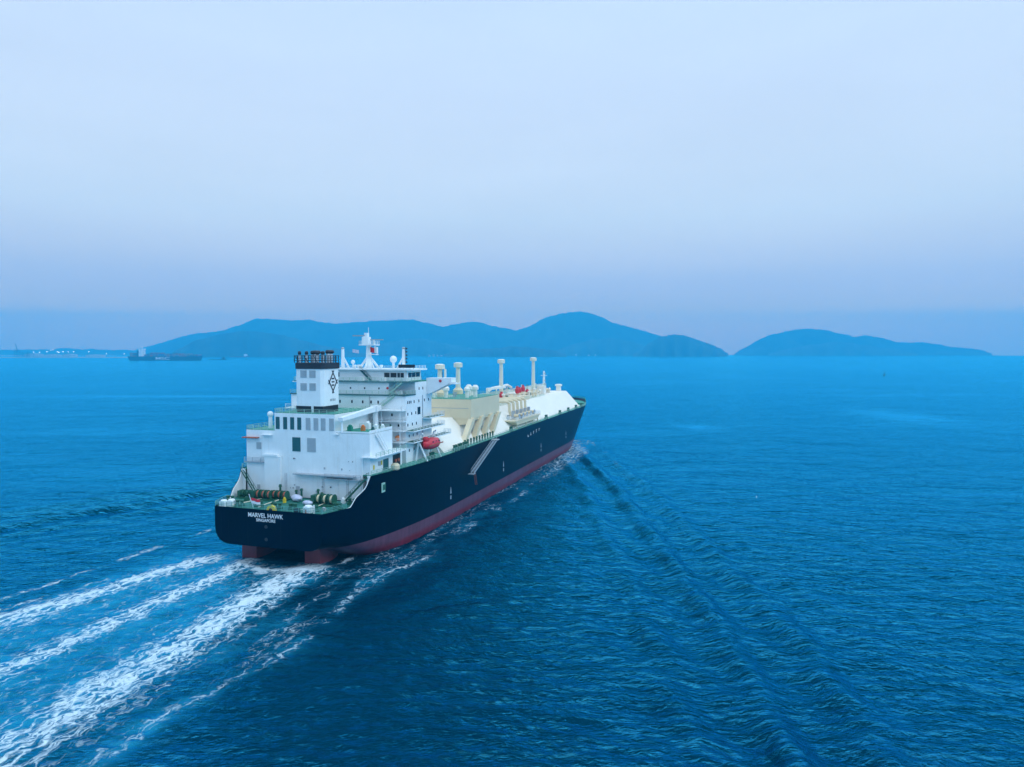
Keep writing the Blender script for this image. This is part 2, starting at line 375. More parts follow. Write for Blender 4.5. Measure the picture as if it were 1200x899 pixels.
    # slicks: smoother streaks on the open water
    slick = np.exp(-((Y - (430 + .22 * X + 14 * (fbm(X / 90, X * 0, 8, 3) - .5))) / 9) ** 2) * (X < -150) * .0
    wx, wy = X * ch_ - Y * sh, X * sh + Y * ch_
    sl2 = fbm(X / 220, Y / 55, 21, 4)
    slick = np.maximum(slick, sstep(.55, .8, sl2) * .35)
    for (px, py, ax, ay) in ((307, 552, 30, 70), (125, 475, 16, 22), (-330, 800, 200, 22)):
        slick = np.maximum(slick, np.exp(-((X - px) / ax) ** 2 - ((Y - py) / ay) ** 2) * (.6 + .6 * fbm(X / 12, Y / 18, 44, 3)))
    # flatten far rim to keep the horizon straight
    Z *= 1 - sstep(3000, 6000, rad)
    idx = np.arange(nr * nt).reshape(nr, nt)
    f = np.stack([idx[:-1, :-1], idx[:-1, 1:], idx[1:, 1:], idx[1:, :-1]], -1).reshape(-1, 4)
    ff = foam[f].max(1) > .10
    pos = np.stack([X, Y, Z], 1)
    def mk(name, faces):
        used = np.unique(faces); remap = np.full(len(pos), -1); remap[used] = np.arange(len(used))
        fc = remap[faces]; me = bpy.data.meshes.new(name)
        me.vertices.add(len(used)); me.vertices.foreach_set('co', pos[used].astype(np.float32).ravel())
        me.loops.add(fc.size); me.loops.foreach_set('vertex_index', fc.astype(np.int32).ravel())
        me.polygons.add(len(fc)); me.polygons.foreach_set('loop_start', (np.arange(len(fc)) * 4).astype(np.int32))
        me.polygons.foreach_set('loop_total', np.full(len(fc), 4, np.int32))
        me.polygons.foreach_set('use_smooth', np.ones(len(fc), bool))
        for an, av in (('foam', foam), ('churn', churn), ('slick', slick)):
            a = me.attributes.new(an, 'FLOAT', 'POINT'); a.data.foreach_set('value', av[used].astype(np.float32))
        me.update(); me.validate(); me.materials.append(WATER)
        o = bpy.data.objects.new(name, me); col.objects.link(o); return o
    o1 = mk('sea', f[~ff]); tag(o1, kind='structure', label='deep blue sea surface with wind ripples and ship wake waves')
    o2 = mk('wake_foam', f[ff]); tag(o2, kind='stuff', label='white churned foam trailing behind and beside the big tanker')

def water_material():
    m = bpy.data.materials.new('sea_water'); m.use_nodes = True
    n, l = m.node_tree.nodes, m.node_tree.links
    b = n['Principled BSDF']
    t = n.new('ShaderNodeTexCoord')
    def noise(scale, detail, mapscale=(1, 1, 1), rot=0, dist=0.0, rough=.5):
        mp = n.new('ShaderNodeMapping'); mp.inputs['Scale'].default_value = mapscale; mp.inputs['Rotation'].default_value = (0, 0, rot)
        l.new(t.outputs['Object'], mp.inputs[0])
        z = n.new('ShaderNodeTexNoise'); z.inputs['Scale'].default_value = scale; z.inputs['Detail'].default_value = detail
        z.inputs['Distortion'].default_value = dist; z.inputs['Roughness'].default_value = rough
        l.new(mp.outputs[0], z.inputs['Vector']); return z.outputs['Fac'], mp
    def math_(op, a, c=None, d=None):
        x = n.new('ShaderNodeMath'); x.operation = op
        for i, v in enumerate((a, c, d)):
            if v is None: continue
            if isinstance(v, (int, float)): x.inputs[i].default_value = v
            else: l.new(v, x.inputs[i])
        return x.outputs[0]
    def ramp_(v, a, c, lo=0, hi=1):
        r = n.new('ShaderNodeMapRange'); r.interpolation_type = 'SMOOTHSTEP'
        r.inputs[1].default_value = a; r.inputs[2].default_value = c; r.inputs[3].default_value = lo; r.inputs[4].default_value = hi
        l.new(v, r.inputs[0]); return r.outputs[0]
    def attr(nm):
        a = n.new('ShaderNodeAttribute'); a.attribute_name = nm; return a.outputs['Fac']
    foam_a, churn_a, slick_a = attr('foam'), attr('churn'), attr('slick')
    # lacy foam: cells stretched along the wake
    rot = math.pi / 2 - HD
    warp = n.new('ShaderNodeTexNoise'); warp.inputs['Scale'].default_value = .5; warp.inputs['Detail'].default_value = 3
    l.new(t.outputs['Object'], warp.inputs['Vector'])
    wv = n.new('ShaderNodeVectorMath'); wv.operation = 'MULTIPLY_ADD'; wv.inputs[1].default_value = (3.0, 3.0, 0)
    l.new(warp.outputs['Color'], wv.inputs[0]); l.new(t.outputs['Object'], wv.inputs[2])
    mpv = n.new('ShaderNodeMapping'); mpv.vector_type = 'TEXTURE'; mpv.inputs['Rotation'].default_value = (0, 0, rot); mpv.inputs['Scale'].default_value = (2.4, 1.0, 50)
    l.new(wv.outputs[0], mpv.inputs[0])
    vo = n.new('ShaderNodeTexVoronoi'); vo.feature = 'DISTANCE_TO_EDGE'; vo.inputs['Scale'].default_value = .62
    l.new(mpv.outputs[0], vo.inputs['Vector'])
    vo2 = n.new('ShaderNodeTexVoronoi'); vo2.feature = 'DISTANCE_TO_EDGE'; vo2.inputs['Scale'].default_value = 1.7
    l.new(mpv.outputs[0], vo2.inputs['Vector'])
    lace = math_('MULTIPLY', ramp_(vo.outputs['Distance'], 0, .30, 1, 0), .6)
    lace = math_('ADD', lace, math_('MULTIPLY', ramp_(vo2.outputs['Distance'], 0, .3, 1, 0), .4))
    fn = n.new('ShaderNodeTexNoise'); fn.inputs['Scale'].default_value = .55; fn.inputs['Detail'].default_value = 7; fn.inputs['Roughness'].default_value = .68
    l.new(mpv.outputs[0], fn.inputs['Vector'])
    pat = math_('ADD', math_('MULTIPLY', lace, .42), math_('MULTIPLY', fn.outputs['Fac'], .72))
    thr = math_('SUBTRACT', .90, math_('MULTIPLY', foam_a, .54))      # more envelope, more of the pattern shows
    fm = ramp_(math_('SUBTRACT', pat, thr), -.12, .26)
    fm = math_('MULTIPLY', fm, ramp_(foam_a, .06, .2))
    # body colour: deep water, lighter where air bubbles are mixed in
    bign, _ = noise(.012, 4)
    deep = n.new('ShaderNodeMix'); deep.data_type = 'RGBA'
    deep.inputs[6].default_value = (.0002, .010, .026, 1); deep.inputs[7].default_value = (.0002, .014, .034, 1); l.new(bign, deep.inputs[0])
    ch = n.new('ShaderNodeMix'); ch.data_type = 'RGBA'; ch.inputs[7].default_value = (.014, .25, .41, 1)
    cn_, _ = noise(.25, 5)
    l.new(math_('MULTIPLY', churn_a, ramp_(cn_, .25, .7, .35, 1)), ch.inputs[0]); l.new(deep.outputs[2], ch.inputs[6])
    fc = n.new('ShaderNodeMix'); fc.data_type = 'RGBA'; fc.inputs[7].default_value = (.66, .78, .84, 1)
    l.new(fm, fc.inputs[0]); l.new(ch.outputs[2], fc.inputs[6])
    # ripples
    h1, _ = noise(.62, 5, (1, 1.9, 1), R(-14), .6, .55)
    h2, _ = noise(1.6, 4, (1, 1.7, 1), R(10), .4, .6)
    h3, _ = noise(.10, 3, (1, 2.0, 1), R(-8), .3)
    hh = math_('ADD', math_('MULTIPLY', h1, 1.0), math_('MULTIPLY', h2, .28))
    h4, _ = noise(.033, 5, (1, 1.3, 1), R(-20), .5, .62)
    hh = math_('ADD', hh, math_('MULTIPLY', h3, 2.8))
    hh = math_('ADD', hh, math_('MULTIPLY', h4, 7.0))
    hh = math_('MULTIPLY', hh, math_('MULTIPLY_ADD', slick_a, -.55, 1.0))
    hh = math_('ADD', hh, math_('MULTIPLY', fm, .15))
    bp = n.new('ShaderNodeBump'); bp.inputs['Strength'].default_value = 1.0; bp.inputs['Distance'].default_value = .62
    l.new(hh, bp.inputs['Height'])
    n.remove(b); o = n['Material Output']
    df = n.new('ShaderNodeBsdfDiffuse'); l.new(fc.outputs[2], df.inputs['Color']); l.new(bp.outputs[0], df.inputs['Normal'])
    gl = n.new('ShaderNodeBsdfGlossy'); gl.inputs['Roughness'].default_value = .16
    l.new(bp.outputs[0], gl.inputs['Normal'])
    fr = n.new('ShaderNodeFresnel'); fr.inputs['IOR'].default_value = 1.48; l.new(bp.outputs[0], fr.inputs['Normal'])
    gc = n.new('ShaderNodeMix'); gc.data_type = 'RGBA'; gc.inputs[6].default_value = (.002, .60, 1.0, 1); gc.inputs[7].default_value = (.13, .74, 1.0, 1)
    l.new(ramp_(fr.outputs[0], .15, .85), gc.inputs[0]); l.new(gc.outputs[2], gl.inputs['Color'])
    ms = n.new('ShaderNodeMixShader')
    fx = n.new('ShaderNodeMapRange'); fx.inputs[1].default_value = .078; fx.inputs[2].default_value = .35; fx.inputs[3].default_value = .028; fx.inputs[4].default_value = 1.0
    l.new(fr.outputs[0], fx.inputs[0])
    l.new(math_('MULTIPLY', fx.outputs[0], math_('MULTIPLY_ADD', fm, -.9, 1.0)), ms.inputs[0])
    l.new(df.outputs[0], ms.inputs[1]); l.new(gl.outputs[0], ms.inputs[2]); l.new(ms.outputs[0], o.inputs['Surface'])
    return m
WATER = water_material()
build_sea()

# ------------------------------------------------------------------ hills across the strait
def at_px(u, D): return (u - 600) / F_PX * D
def z_px(v, D): return CAM_H + (V0 - v) / F_PX * D
M['forest'] = mat('forested_hillside', (0.012, 0.036, 0.028), .9, .95, .0045)
M['forest2'] = mat('lighter_relief_hillside', (0.030, 0.060, 0.045), .9, .5, .008)  # lighter copy of the forest tone; relief and layering painted into the colour
def hill(name, pts, D, depth, m, label, rough=.05, seed=1):
    us = np.array([p[0] for p in pts], float); vs = np.array([p[1] for p in pts], float)
    nx, ny = 420, 70
    uu = np.linspace(us[0], us[-1], nx); prof = np.interp(uu, us, vs)
    kern = np.array([1, 2, 3, 2, 1]) / 9; prof = np.convolve(np.pad(prof, 2, 'edge'), kern, 'valid')
    prof += (vnoise(uu / 11, uu * 0 + seed, seed) - .5) * 1.1 + (vnoise(uu / 4.2, uu * 0 + seed, seed + 2) - .5) * .7 + (vnoise(uu / 1.6, uu * 0, seed + 1) - .5) * .8
    H = np.clip(CAM_H + (V0 - prof) / F_PX * D, -1.5, None)
    tt = np.linspace(-1, 1, ny)[:, None]; fall = 1 - np.abs(tt) ** 1.25
    GY = D + tt * depth * (.6 + .4 * np.sin(np.arange(nx) * .05 + seed)[None] ** 2); GX = (uu[None] - 600) / F_PX * GY
    spur = 1 + (fbm(GX / 460.0 + 50, GY / 420.0, seed + 5, 5) - .5) * 2.4 * np.clip(1 - fall, 0, 1) ** .7
    GZ = np.maximum(-3.0, H[None] * np.maximum(fall, 0) * spur - 2 * (np.abs(tt) > .98))
    V = list(zip(GX.ravel().tolist(), GY.ravel().tolist(), GZ.ravel().tolist()))
    F = [(j * nx + i, j * nx + i + 1, (j + 1) * nx + i + 1, (j + 1) * nx + i) for j in range(ny - 1) for i in range(nx - 1)]
    mb = MB(); mb.v = V; mb.f = F
    o = mb.build(name, m, None, smooth=True); tag(o, label=label, kind='structure'); return o
hill('hills', [(178, 412), (190, 406), (200, 400), (232, 391), (262, 387), (285, 380), (300, 373), (315, 373.5), (330, 375), (365, 376), (400, 379), (430, 377), (470, 374), (485, 374.5), (500, 378), (520, 383), (540, 378.5), (553, 376.5), (566, 378), (580, 383), (605, 387), (622, 382), (640, 374), (660, 368), (682, 364.5), (700, 370), (720, 378), (745, 385), (765, 391), (780, 396), (805, 403), (830, 409), (850, 415)],
     9600, 900, M['forest'], 'long forested island ridge across the strait with several rounded summits', seed=3)
hill('hills', [(742, 415), (752, 409), (762, 401), (775, 394), (788, 391.5), (800, 393), (815, 397), (830, 402), (848, 411), (853, 415)],
     7400, 420, M['forest'], 'low dark headland at the right end of the island ridge', seed=11)
hill('hills', [(860, 415), (872, 408), (890, 398), (905, 392), (922, 387.5), (940, 385.5), (965, 386.5), (985, 391), (1000, 394.5), (1015, 393), (1032, 396), (1050, 401.5), (1080, 401), (1105, 404.5), (1130, 408), (1150, 410), (1162, 415)],
     9500, 700, M['forest'], 'separate forested island on the right with a flat topped summit', seed=19)
hill('hills', [(200, 415), (212, 408), (228, 400), (245, 395), (262, 391), (285, 388), (310, 389), (335, 393), (355, 399), (375, 405), (400, 409), (430, 415)],
     6900, 420, M['forest'], 'dark wooded foothill on the left part of the island shore', seed=23)
hill('hills', [(520, 415), (545, 411), (575, 408.5), (600, 406), (620, 407), (640, 409.5), (655, 412), (664, 415)],
     6900, 250, M['forest'], 'low dark wooded point in front of the island ridge', seed=29)
hill('hills', [(395, 415), (420, 409), (445, 403), (470, 398), (492, 397), (515, 401), (540, 406), (565, 411), (580, 415)],
     8300, 350, M['forest2'], 'middle wooded spur in front of the island ridge', seed=43)
hill('hills', [(640, 415), (660, 407), (690, 399), (715, 396), (740, 400), (760, 407), (775, 415)],
     8400, 350, M['forest2'], 'wooded spur below the highest summit of the island', seed=47)
hill('hills', [(900, 415), (925, 408), (955, 403), (985, 401), (1015, 405), (1050, 409), (1075, 415)],
     8600, 300, M['forest2'], 'lower wooded spur in front of the right hand island', seed=53)
hill('hills', [(150, 415), (160, 410), (175, 405.5), (190, 402), (205, 397), (222, 392.5), (235, 390), (252, 392), (270, 397), (300, 405), (330, 415)],
     10300, 350, M['forest2'], 'pale far ridge rising behind the left end of the island', seed=31)
hill('hills', [(-60, 415), (-20, 409), (30, 410), (80, 408.5), (130, 410), (165, 411), (190, 415)],
     10400, 250, M['forest2'], 'faint low mainland shore far behind the harbour', seed=37)

# ================================================================== the gas carrier
ship = empty('gas_carrier', SHIP, math.pi / 2 - HD, label='huge black hulled gas carrier with white superstructure and cream cargo deck', cat='ship')

# ---- hull
def section(x):
    """list of (y, z) from keel centreline to deck edge on the port half (aft and middle body)"""
    yd = half_deck_aft(x); zb = bottom(x); Rb = 4.6 + min(max(x - 5, 0), 40) * .085
    pts = [(0.0, zb), (.5 * (yd - Rb), zb), (yd - Rb, zb)]
    for i in range(1, 9):
        a = math.pi / 2 * i / 8; pts.append((yd - Rb + Rb * math.sin(a) ** .8, zb + Rb * (1 - math.cos(a) ** .8 if i < 8 else 1)))
    zt = edge_z(x); z0 = zb + Rb
    for i in range(1, 9): pts.append((yd, z0 + (zt - z0) * i / 8))
    return pts
def build_hull():
    V, F = [], []
    xs = [0, 1.5, 3, 5, 7, 8.2, 8.8, 9.4, 10, 10.7, 11.5, 12.2, 13, 13.4, 13.8, 14.4, 15, 17, 20, 24, 28, 32, 36, 42, 48, 56, 65, 80, 100, 125, 150, 175, 199]
    st = [[(x, y, z) for y, z in section(x)] for x in xs]
    nz = len(st[0]); zl = [st[-1][i][2] for i in range(nz)]
    for t in np.linspace(0, 1, 26)[1:]:
        ring = []
        for i in range(nz):
            y0, z0 = st[len(xs) - 1][i][1], zl[i]
            w = min(max(z0, 0) / 20.4, 1); xs_ = lerp(284, 293, w ** .8)
            x = 199 + (xs_ - 199) * (1 - (1 - t) ** 1.35)
            k = half_bow(x if t < 1 else 400, w ** 1.15 if z0 > 0 else 0) / 23.0
            z = z0 + (2.1 * min(1, max(0, (x - 262) / 12)) * w ** 2)
            ring.append((x, y0 * k, z))
        st.append(ring)
    for s in (1, -1):
        o = len(V)
        for r in st: V += [(x, s * y, z) for x, y, z in r]
        for j in range(len(st) - 1):
            for i in range(nz - 1):
                q = (o + j * nz + i, o + j * nz + i + 1, o + (j + 1) * nz + i + 1, o + (j + 1) * nz + i)
                F.append(q if s < 0 else q[::-1])
    n1 = len(st) * nz
    F.append(tuple(range(0, nz)) + tuple(range(n1 + nz - 1, n1, -1)))       # transom
    mb = MB(); mb.v = V; mb.f = F
    o = mb.build('hull', M['hull'], ship, smooth=True)
    me = o.data; me.polygons[len(me.polygons) - 1].use_smooth = False
    import bmesh
    bm = bmesh.new(); bm.from_mesh(me); bmesh.ops.remove_doubles(bm, verts=bm.verts, dist=.001)
    bmesh.ops.recalc_face_normals(bm, faces=bm.faces)
    for e in bm.edges:
        if len(e.link_faces) == 2 and e.calc_face_angle(0) > R(35): e.smooth = False
    bm.to_mesh(me); bm.free()
    return o
hull = build_hull()
hull['label'] = 'black hull with a faded red boot top'
# stern twin skegs / rudders
for s in (1, -1):
    mb = MB()
    prof = [(6.3, -3), (6.3, 1.5), (6.6, 4.9), (30, 4.2), (30, -3)]
    y0 = 1.0 + s * 9.0
    poly = [(6.2, y0 - 2.1), (8.5, y0 - 2.35), (11, y0 - 2.4), (15, y0 - 1.6), (15, y0 + 1.6), (11, y0 + 2.4), (8.5, y0 + 2.35), (6.2, y0 + 2.1)]
    mb.prism(poly, 'z', -3, 4.8)
    mb.build('skeg', M['redoxide'], ship)
# decks
def deck_poly(x0, x1, inset, n=60):
    xs = np.concatenate([np.linspace(x0, min(x1, 60), 24), np.linspace(60, 240, 8)[1:], np.linspace(240, x1, 30)[1:]]) if x1 > 60 else np.linspace(x0, x1, 24)
    L = [(x, max(half_deck(x) - inset, .02)) for x in xs]
    return L
mb = MB(); L = deck_poly(16.1, 262, .25)
mb.prism([(x, y) for x, y in L] + [(x, -y) for x, y in L[::-1]], 'z', 20.0, 20.3); mb.build('main_deck', M['green'], ship)
mb = MB(); L = [(x, max(half_deck(x) - .25, .02)) for x in np.linspace(262.1, 292.4, 30)]
mb.prism([(x, y) for x, y in L] + [(x, -y) for x, y in L[::-1]], 'z', 20.1, 21.2); mb.build('forecastle_deck', M['green'], ship)
mb = MB(); L = deck_poly(.15, 15.0, .2)
mb.prism([(x, y) for x, y in L] + [(x, -y) for x, y in L[::-1]], 'z', 13.2, 13.65); mb.build('mooring_deck', M['green2'], ship)
# white bulwark lining inside the port and starboard steps, and the step bulkhead
for s in (1, -1):
    xs = np.linspace(7.2, 15, 14); mb = MB(); V = []
    for x in xs: V += [(x, s * (half_deck(x) - .12), 13.5), (x, s * (half_deck(x) - .12), edge_z(x) - .03), (x, s * (half_deck(x) - .30), edge_z(x) - .03), (x, s * (half_deck(x) - .30), 13.5)]
    F = [(i * 4 + k, i * 4 + (k + 1) % 4, (i + 1) * 4 + (k + 1) % 4, (i + 1) * 4 + k) for i in range(13) for k in range(4)]
    mb.add(V, F); mb.build('bulwark_lining', M['white'], ship)
    mb = MB().box(14.9, 15.3, min(s * 17.9, s * 18.75), max(s * 17.9, s * 18.75), 13.6, 20.35); mb.build('step_bulkhead', M['white'], ship)
# names on the stern
text_part('ship_name', 'MARVEL HAWK', 1.45, frame((-.03, .45, 12.45), (0, -1, 0), (0, 0, 1)), M['lettering'], ship, xscale=.95)
text_part('home_port', 'SINGAPORE', 1.0, frame((-.03, .35, 11.35), (0, -1, 0), (0, 0, 1)), M['lettering'], ship)
# pale marks on the starboard side
for i, (x, w) in enumerate(((137.5, 1.0), (141.6, .8), (145.8, .7), (150, .8), (154.3, .9))):
    mb = MB(); h = (.9, 1.3, 1.2, 1.3, 1.1)[i]; z0 = 16.0 + .16 * i
    mb.box(x, x + .32, -23.09, -23.02, z0, z0 + h).box(x, x + w, -23.10, -23.03, z0 if i < 2 else z0 + h - .3, z0 + .3 if i < 2 else z0 + h)
    mb.build('hull_letter', M['lettering'], ship)
for x, z in ((106, 9.6), (56, 9.3), (158, 9.9), (205, 10.2)):
    y = -(half_deck(x)) - .03
    mb = MB().prism([(x - .5, z - .9), (x + .5, z - .9), (x + .35, z + .1), (x, z + 1.2), (x - .35, z + .1)], 'y', y - .03, y)
    mb.box(x - .4, x + .4, y - .03, y, z - 2.6, z - 1.5)
    mb.build('tug_mark', M['steel'], ship)
mb = MB().box(18.6, 21.4, -(half_deck(20)) - .06, -(half_deck(20)) + .1, 15.6, 18.0); mb.build('panama_fairlead', M['rail'], ship)
mb = MB().box(19.1, 20.9, -(half_deck(20)) - .10, -(half_deck(20)), 16.1, 17.5); mb.build('fairlead_opening', M['green_dark'], ship)
for x in (-.02,):
    for z in (9.9, 6.9):
        mb = MB().lathe((-.04, .3, z), [(.42, -.05), (.42, .05)], 12, 'x'); mb.build('drain_port', M['black'], ship)

# ---- after engine casing (white block over the mooring deck)
casing = MB().box(16, 28, -16.2, 18, 13.6, 24.9).box(16, 28, -18.2, 18, 24.9, 30.5).build('engine_casing', M['white'], ship)
for a, b_ in ((-18.0, -8.6), (9.4, 17.8)): MB().box(16.2, 27.8, a, b_, 30.5, 30.6).build('casing_deck', M['green'], casing)
# parapets round the starboard deck
MB().box(16, 16.25, -18.2, -8.5, 30.6, 31.0).box(16.25, 28, -18.2, -17.95, 30.6, 31.3).build('parapet', M['white'], casing)
def panel(parent, name, m, x, y0, y1, z0, z1, th=.08, slats=0):
    mb = MB().box(x - th, x + .02, y0, y1, z0, z1)
    if slats:
        for i in range(slats):
            z = lerp(z0, z1, (i + .5) / slats); mb.box(x - th - .08, x - th, y0 + .06, y1 - .06, z - .06, z + .05)
    return mb.build(name, m, parent)
panel(casing, 'ventilation_louvre', M['teal'], 16, 1.6, 4.0, 25.4, 29.0, slats=9)
panel(casing, 'ventilation_louvre', M['grey'], 16, -2.9, -.4, 25.4, 29.0, slats=9)
panel(casing, 'ventilation_louvre', M['grey'], 16, 13.4, 14.9, 25.5, 27.3, slats=5)
upper = MB().box(16, 36.0, -8.4, 9.3, 30.5, 35.1).build('upper_casing', M['white'], ship)
for y in (7.75, 5.5, 3.4, 1.3): panel(upper, 'ventilation_louvre', M['teal'], 16, y, y + 1.15, 30.95, 34.1, slats=8)
for y in (-1.4, -3.7, -5.8, -8.2): panel(upper, 'ventilation_louvre', M['grey'], 16, y, y + 1.35, 31.0, 34.1, slats=8)
MB().box(16.2, 35.8, -8.2, 9.1, 35.1, 35.2).build('casing_roof', M['green'], upper)
railing(upper, [[(16.1, 9.2, 35.1), (16.1, -8.3, 35.1), (35.9, -8.3, 35.1)], [(16.1, 9.2, 35.1), (35.9, 9.2, 35.1)]], M['rail'])
# aft face: ledges, trunking, ladders
MB().box(15.3, 16, 10.6, 18.4, 22.0, 22.25).build('ledge', M['steel'], casing)
MB().box(15.2, 15.98, 7.2, 12.0, 13.7, 23.9).build('duct_trunk', M['white'], casing)
MB().box(15.0, 15.98, 8.0, 12.6, 23.9, 24.4).build('duct_hood', M['white'], casing)
MB().box(14.4, 16, -14.4, 3.0, 19.7, 19.9).build('ledge', M['steel'], casing)
MB().box(14.6, 16, -16.4, -6.0, 19.0, 19.2).build('ledge', M['steel'], casing)
railing(casing, [[(14.7, -16.3, 19.2), (14.7, -6.1, 19.2)]], M['steel'])
railing(casing, [[(15.35, 18.3, 22.25), (15.35, 10.7, 22.25)]], M['steel'])
MB().box(15.2, 16, -9.6, -8.4, 30.1, 30.4).build('ledge', M['white'], casing)
MB().box(15.0, 16, 10, 13, 29.3, 29.5).build('ledge', M['white'], casing)
MB().box(14.9, 16, 14.0, 18.6, 28.4, 28.65).build('ledge', M['rust'], casing)
def ladder(parent, p, q, w, m, name='inclined_ladder', axis=(0, 1, 0)):
    p, q, a = Vector(p), Vector(q), Vector(axis) * w / 2; mb = MB()
    for s in (-1, 1):
        mb.beam(p + a * s, q + a * s, .12, .25); mb.bar(p + a * s + Vector((0, 0, 1)), q + a * s + Vector((0, 0, 1)), .05, 4)
        for t in (0, .33, .66, 1): b = p.lerp(q, t) + a * s; mb.bar(b, b + Vector((0, 0, 1)), .045, 4)
    k = max(3, int((q - p).length / .5))
    for i in range(1, k): b = p.lerp(q, i / k); mb.beam(b - a, b + a, .25, .05)
    return mb.build(name, m, parent)
ladder(casing, (13.0, 12.5, 13.7), (14.6, 18.6, 20.2), .9, M['green_dark'], axis=(1, 0, 0))
ladder(casing, (13.0, -12.5, 13.7), (14.6, -18.4, 20.2), .9, M['green_dark'], axis=(1, 0, 0))
for y in (-5.0, 6.0, -12.0):
    mb = MB()
    for s in (-.25, .25): mb.bar((15.8, y + s, 13.7), (15.8, y + s, 19.7), .04, 4)
    for i in range(14): mb.bar((15.8, y - .25, 14 + i * .42), (15.8, y + .25, 14 + i * .42), .03, 4)
    mb.build('vertical_ladder', M['steel'], casing)
for y, z, w in ((14, 16.2, .9), (2, 16.4, 1.1), (-3.6, 15.6, .9), (-13, 15.9, .9)):
    panel(casing, 'door', M['grey'], 16, y, y + w, z - 2.4, z, th=.06)
# small fittings: junction boxes, lamps and cable trays along the bare white face
for i in range(16):
    y = random.uniform(-15.5, 17.5); z = random.choice((15.8, 16.6, 18.2, 21.2, 23.4, 26.8)); s = random.uniform(.18, .42)
    if 0 < y < 5 and z > 25: continue
    MB().box(15.82, 15.99, y, y + s, z, z + s * random.uniform(.6, 1.6)).build('wall_fitting', random.choice((M['steel'], M['grey'], M['black'])), casing)
for y in (4.9, -9.2, -15.7): MB().bar((15.9, y, 13.7), (15.9, y, 24.6), .07, 5).build('drain_pipe', M['white'], casing)
# starboard side of the casing: walkway, wall below it, doors
side = MB().box(16.5, 34, -18.0, -14.5, 20.3, 24.6).build('side_house', M['white'], ship)
MB().box(15.2, 33, -20.4, -16.2, 24.65, 24.88).build('walkway', M['white'], side)
railing(side, [[(15.3, -20.3, 24.88), (32.9, -20.3, 24.88)]], M['rail'])
MB().box(23.2, 26, -18.1, -17.9, 20.4, 23.2).build('doorway', M['teal'], side)
MB().box(28.5, 32.8, -18.06, -17.9, 20.3, 23.6).build('equipment_recess', M['black'], side)
for x in (29.6, 31.2):
    MB().lathe((x, -18.3, 22.0), [(.45, -.2), (.5, 0), (.3, .25)], 10, 'y').build('ventilator_cowl', M['rust'], side)
for x, z in ((18, 22), (20.5, 22.6), (21.3, 22.5), (22.1, 22.6)):
    MB().box(x, x + .5, -18.15, -17.98, z - .6, z + .5).build('wall_fitting', random.choice((M['yellow'], M['steel'])), side)
mb = MB().lathe((25.5, -20.3, 20.3), [(.9, 0), (1.15, .3), (1.15, 1.2), (.7, 1.7)], 14).build('storage_drum', M['cream'], ship)
ladder(casing, (18.5, -18.75, 30.3), (23.6, -18.75, 25.2), .8, M['white'], axis=(0, 1, 0))
# equipment on the casing deck
for x, y, s, m in ((19, -11, 1.1, 'green'), (22, -13, .9, 'orange'), (24, -15.6, 1.0, 'white'), (25.8, -12.2, 1.3, 'white'), (21, -16.4, .7, 'teal'), (26.5, -16.2, .8, 'white')):
    mb = MB().box(x - s / 2, x + s / 2, y - s / 2, y + s / 2, 30.6, 30.6 + s * 1.2)
    mb.lathe((x, y, 30.6 + s * 1.2), [(s * .4, 0), (s * .5, .2), (s * .25, .45)], 10); mb.build('deck_ventilator', M[m], casing)
railing(casing, [[(16.1, 9.6, 30.5), (16.1, 17.9, 30.5), (28, 17.9, 30.5)]], M['rail'])
railing(casing, [[(28, -18.0, 30.6), (28, -8.6, 30.6)]], M['rail'])
mb = MB().cone((20, 13.5, 30.6), (20, 13.5, 34.0), .55, .45, 12); mb.ball((20, 13.5, 34.3), .8); mb.build('ventilator', M['white'], casing)

# ---- provision crane: post and long boom lying in its rest
crane = MB().cone((39.0 - 6, -10.6, 30.6), (39.0 - 6, -10.6, 34.6), .8, .7, 14).box(31.9, 34.2, -11.7, -9.6, 34.6, 36.2).build('provision_crane', M['white'], ship)
MB().prism([(15.2, 33.6), (15.2, 34.5), (32.3, 36.0), (33.6, 36.1), (33.6, 34.9), (32.3, 34.6)], 'y', -11.2, -9.9).build('crane_boom', M['white'], crane)
MB().bar((16, -10.5, 30.6), (16, -10.5, 33.7), .25, 8).build('boom_rest', M['white'], crane)

# ---- funnel
funnel = MB().prism([(18.0, -3.1), (18.7, -3.8), (25.5, -3.8), (25.5, 4.4), (18.7, 4.4), (18.0, 3.7)], 'z', 36.9, 46.45).build('funnel', M['white'], ship)
MB().box(18.25, 25.4, -3.72, 4.3, 35.2, 36.9).build('funnel_recess_shade', M['black'], funnel)  # black box painted in as the shade of the recess below the funnel
MB().box(18.05, 18.6, -.95, -.35, 35.2, 36.9).build('funnel_pillar', M['white'], funnel)
MB().prism([(17.8, -3.3), (18.6, -4.05), (25.7, -4.05), (25.7, 4.65), (18.6, 4.65), (17.8, 3.9)], 'z', 46.45, 48.0).build('funnel_rim', M['black'], funnel)
mb = MB()
for z in (48.6, 49.2, 49.8):
    for a, b in (((18, 4.5), (18, -3.9)), ((18, -3.9), (25.5, -3.9)), ((25.5, -3.9), (25.5, 4.5)), ((25.5, 4.5), (18, 4.5))): mb.bar((*a, z), (*b, z), .10, 4)
for y in np.linspace(-3.9, 4.5, 9): mb.bar((18, y, 48), (18, y, 49.9), .10, 4); mb.bar((25.5, y, 48), (25.5, y, 49.9), .10, 4)
for x in np.linspace(18, 25.5, 7): mb.bar((x, -3.9, 48), (x, -3.9, 49.9), .10, 4); mb.bar((x, 4.5, 48), (x, 4.5, 49.9), .10, 4)
for y in (-2.5, 0.3, 3.0): mb.bar((18, y, 48), (18, y + 1.3, 49.8), .09, 4)
mb.build('funnel_cage', M['black'], funnel)
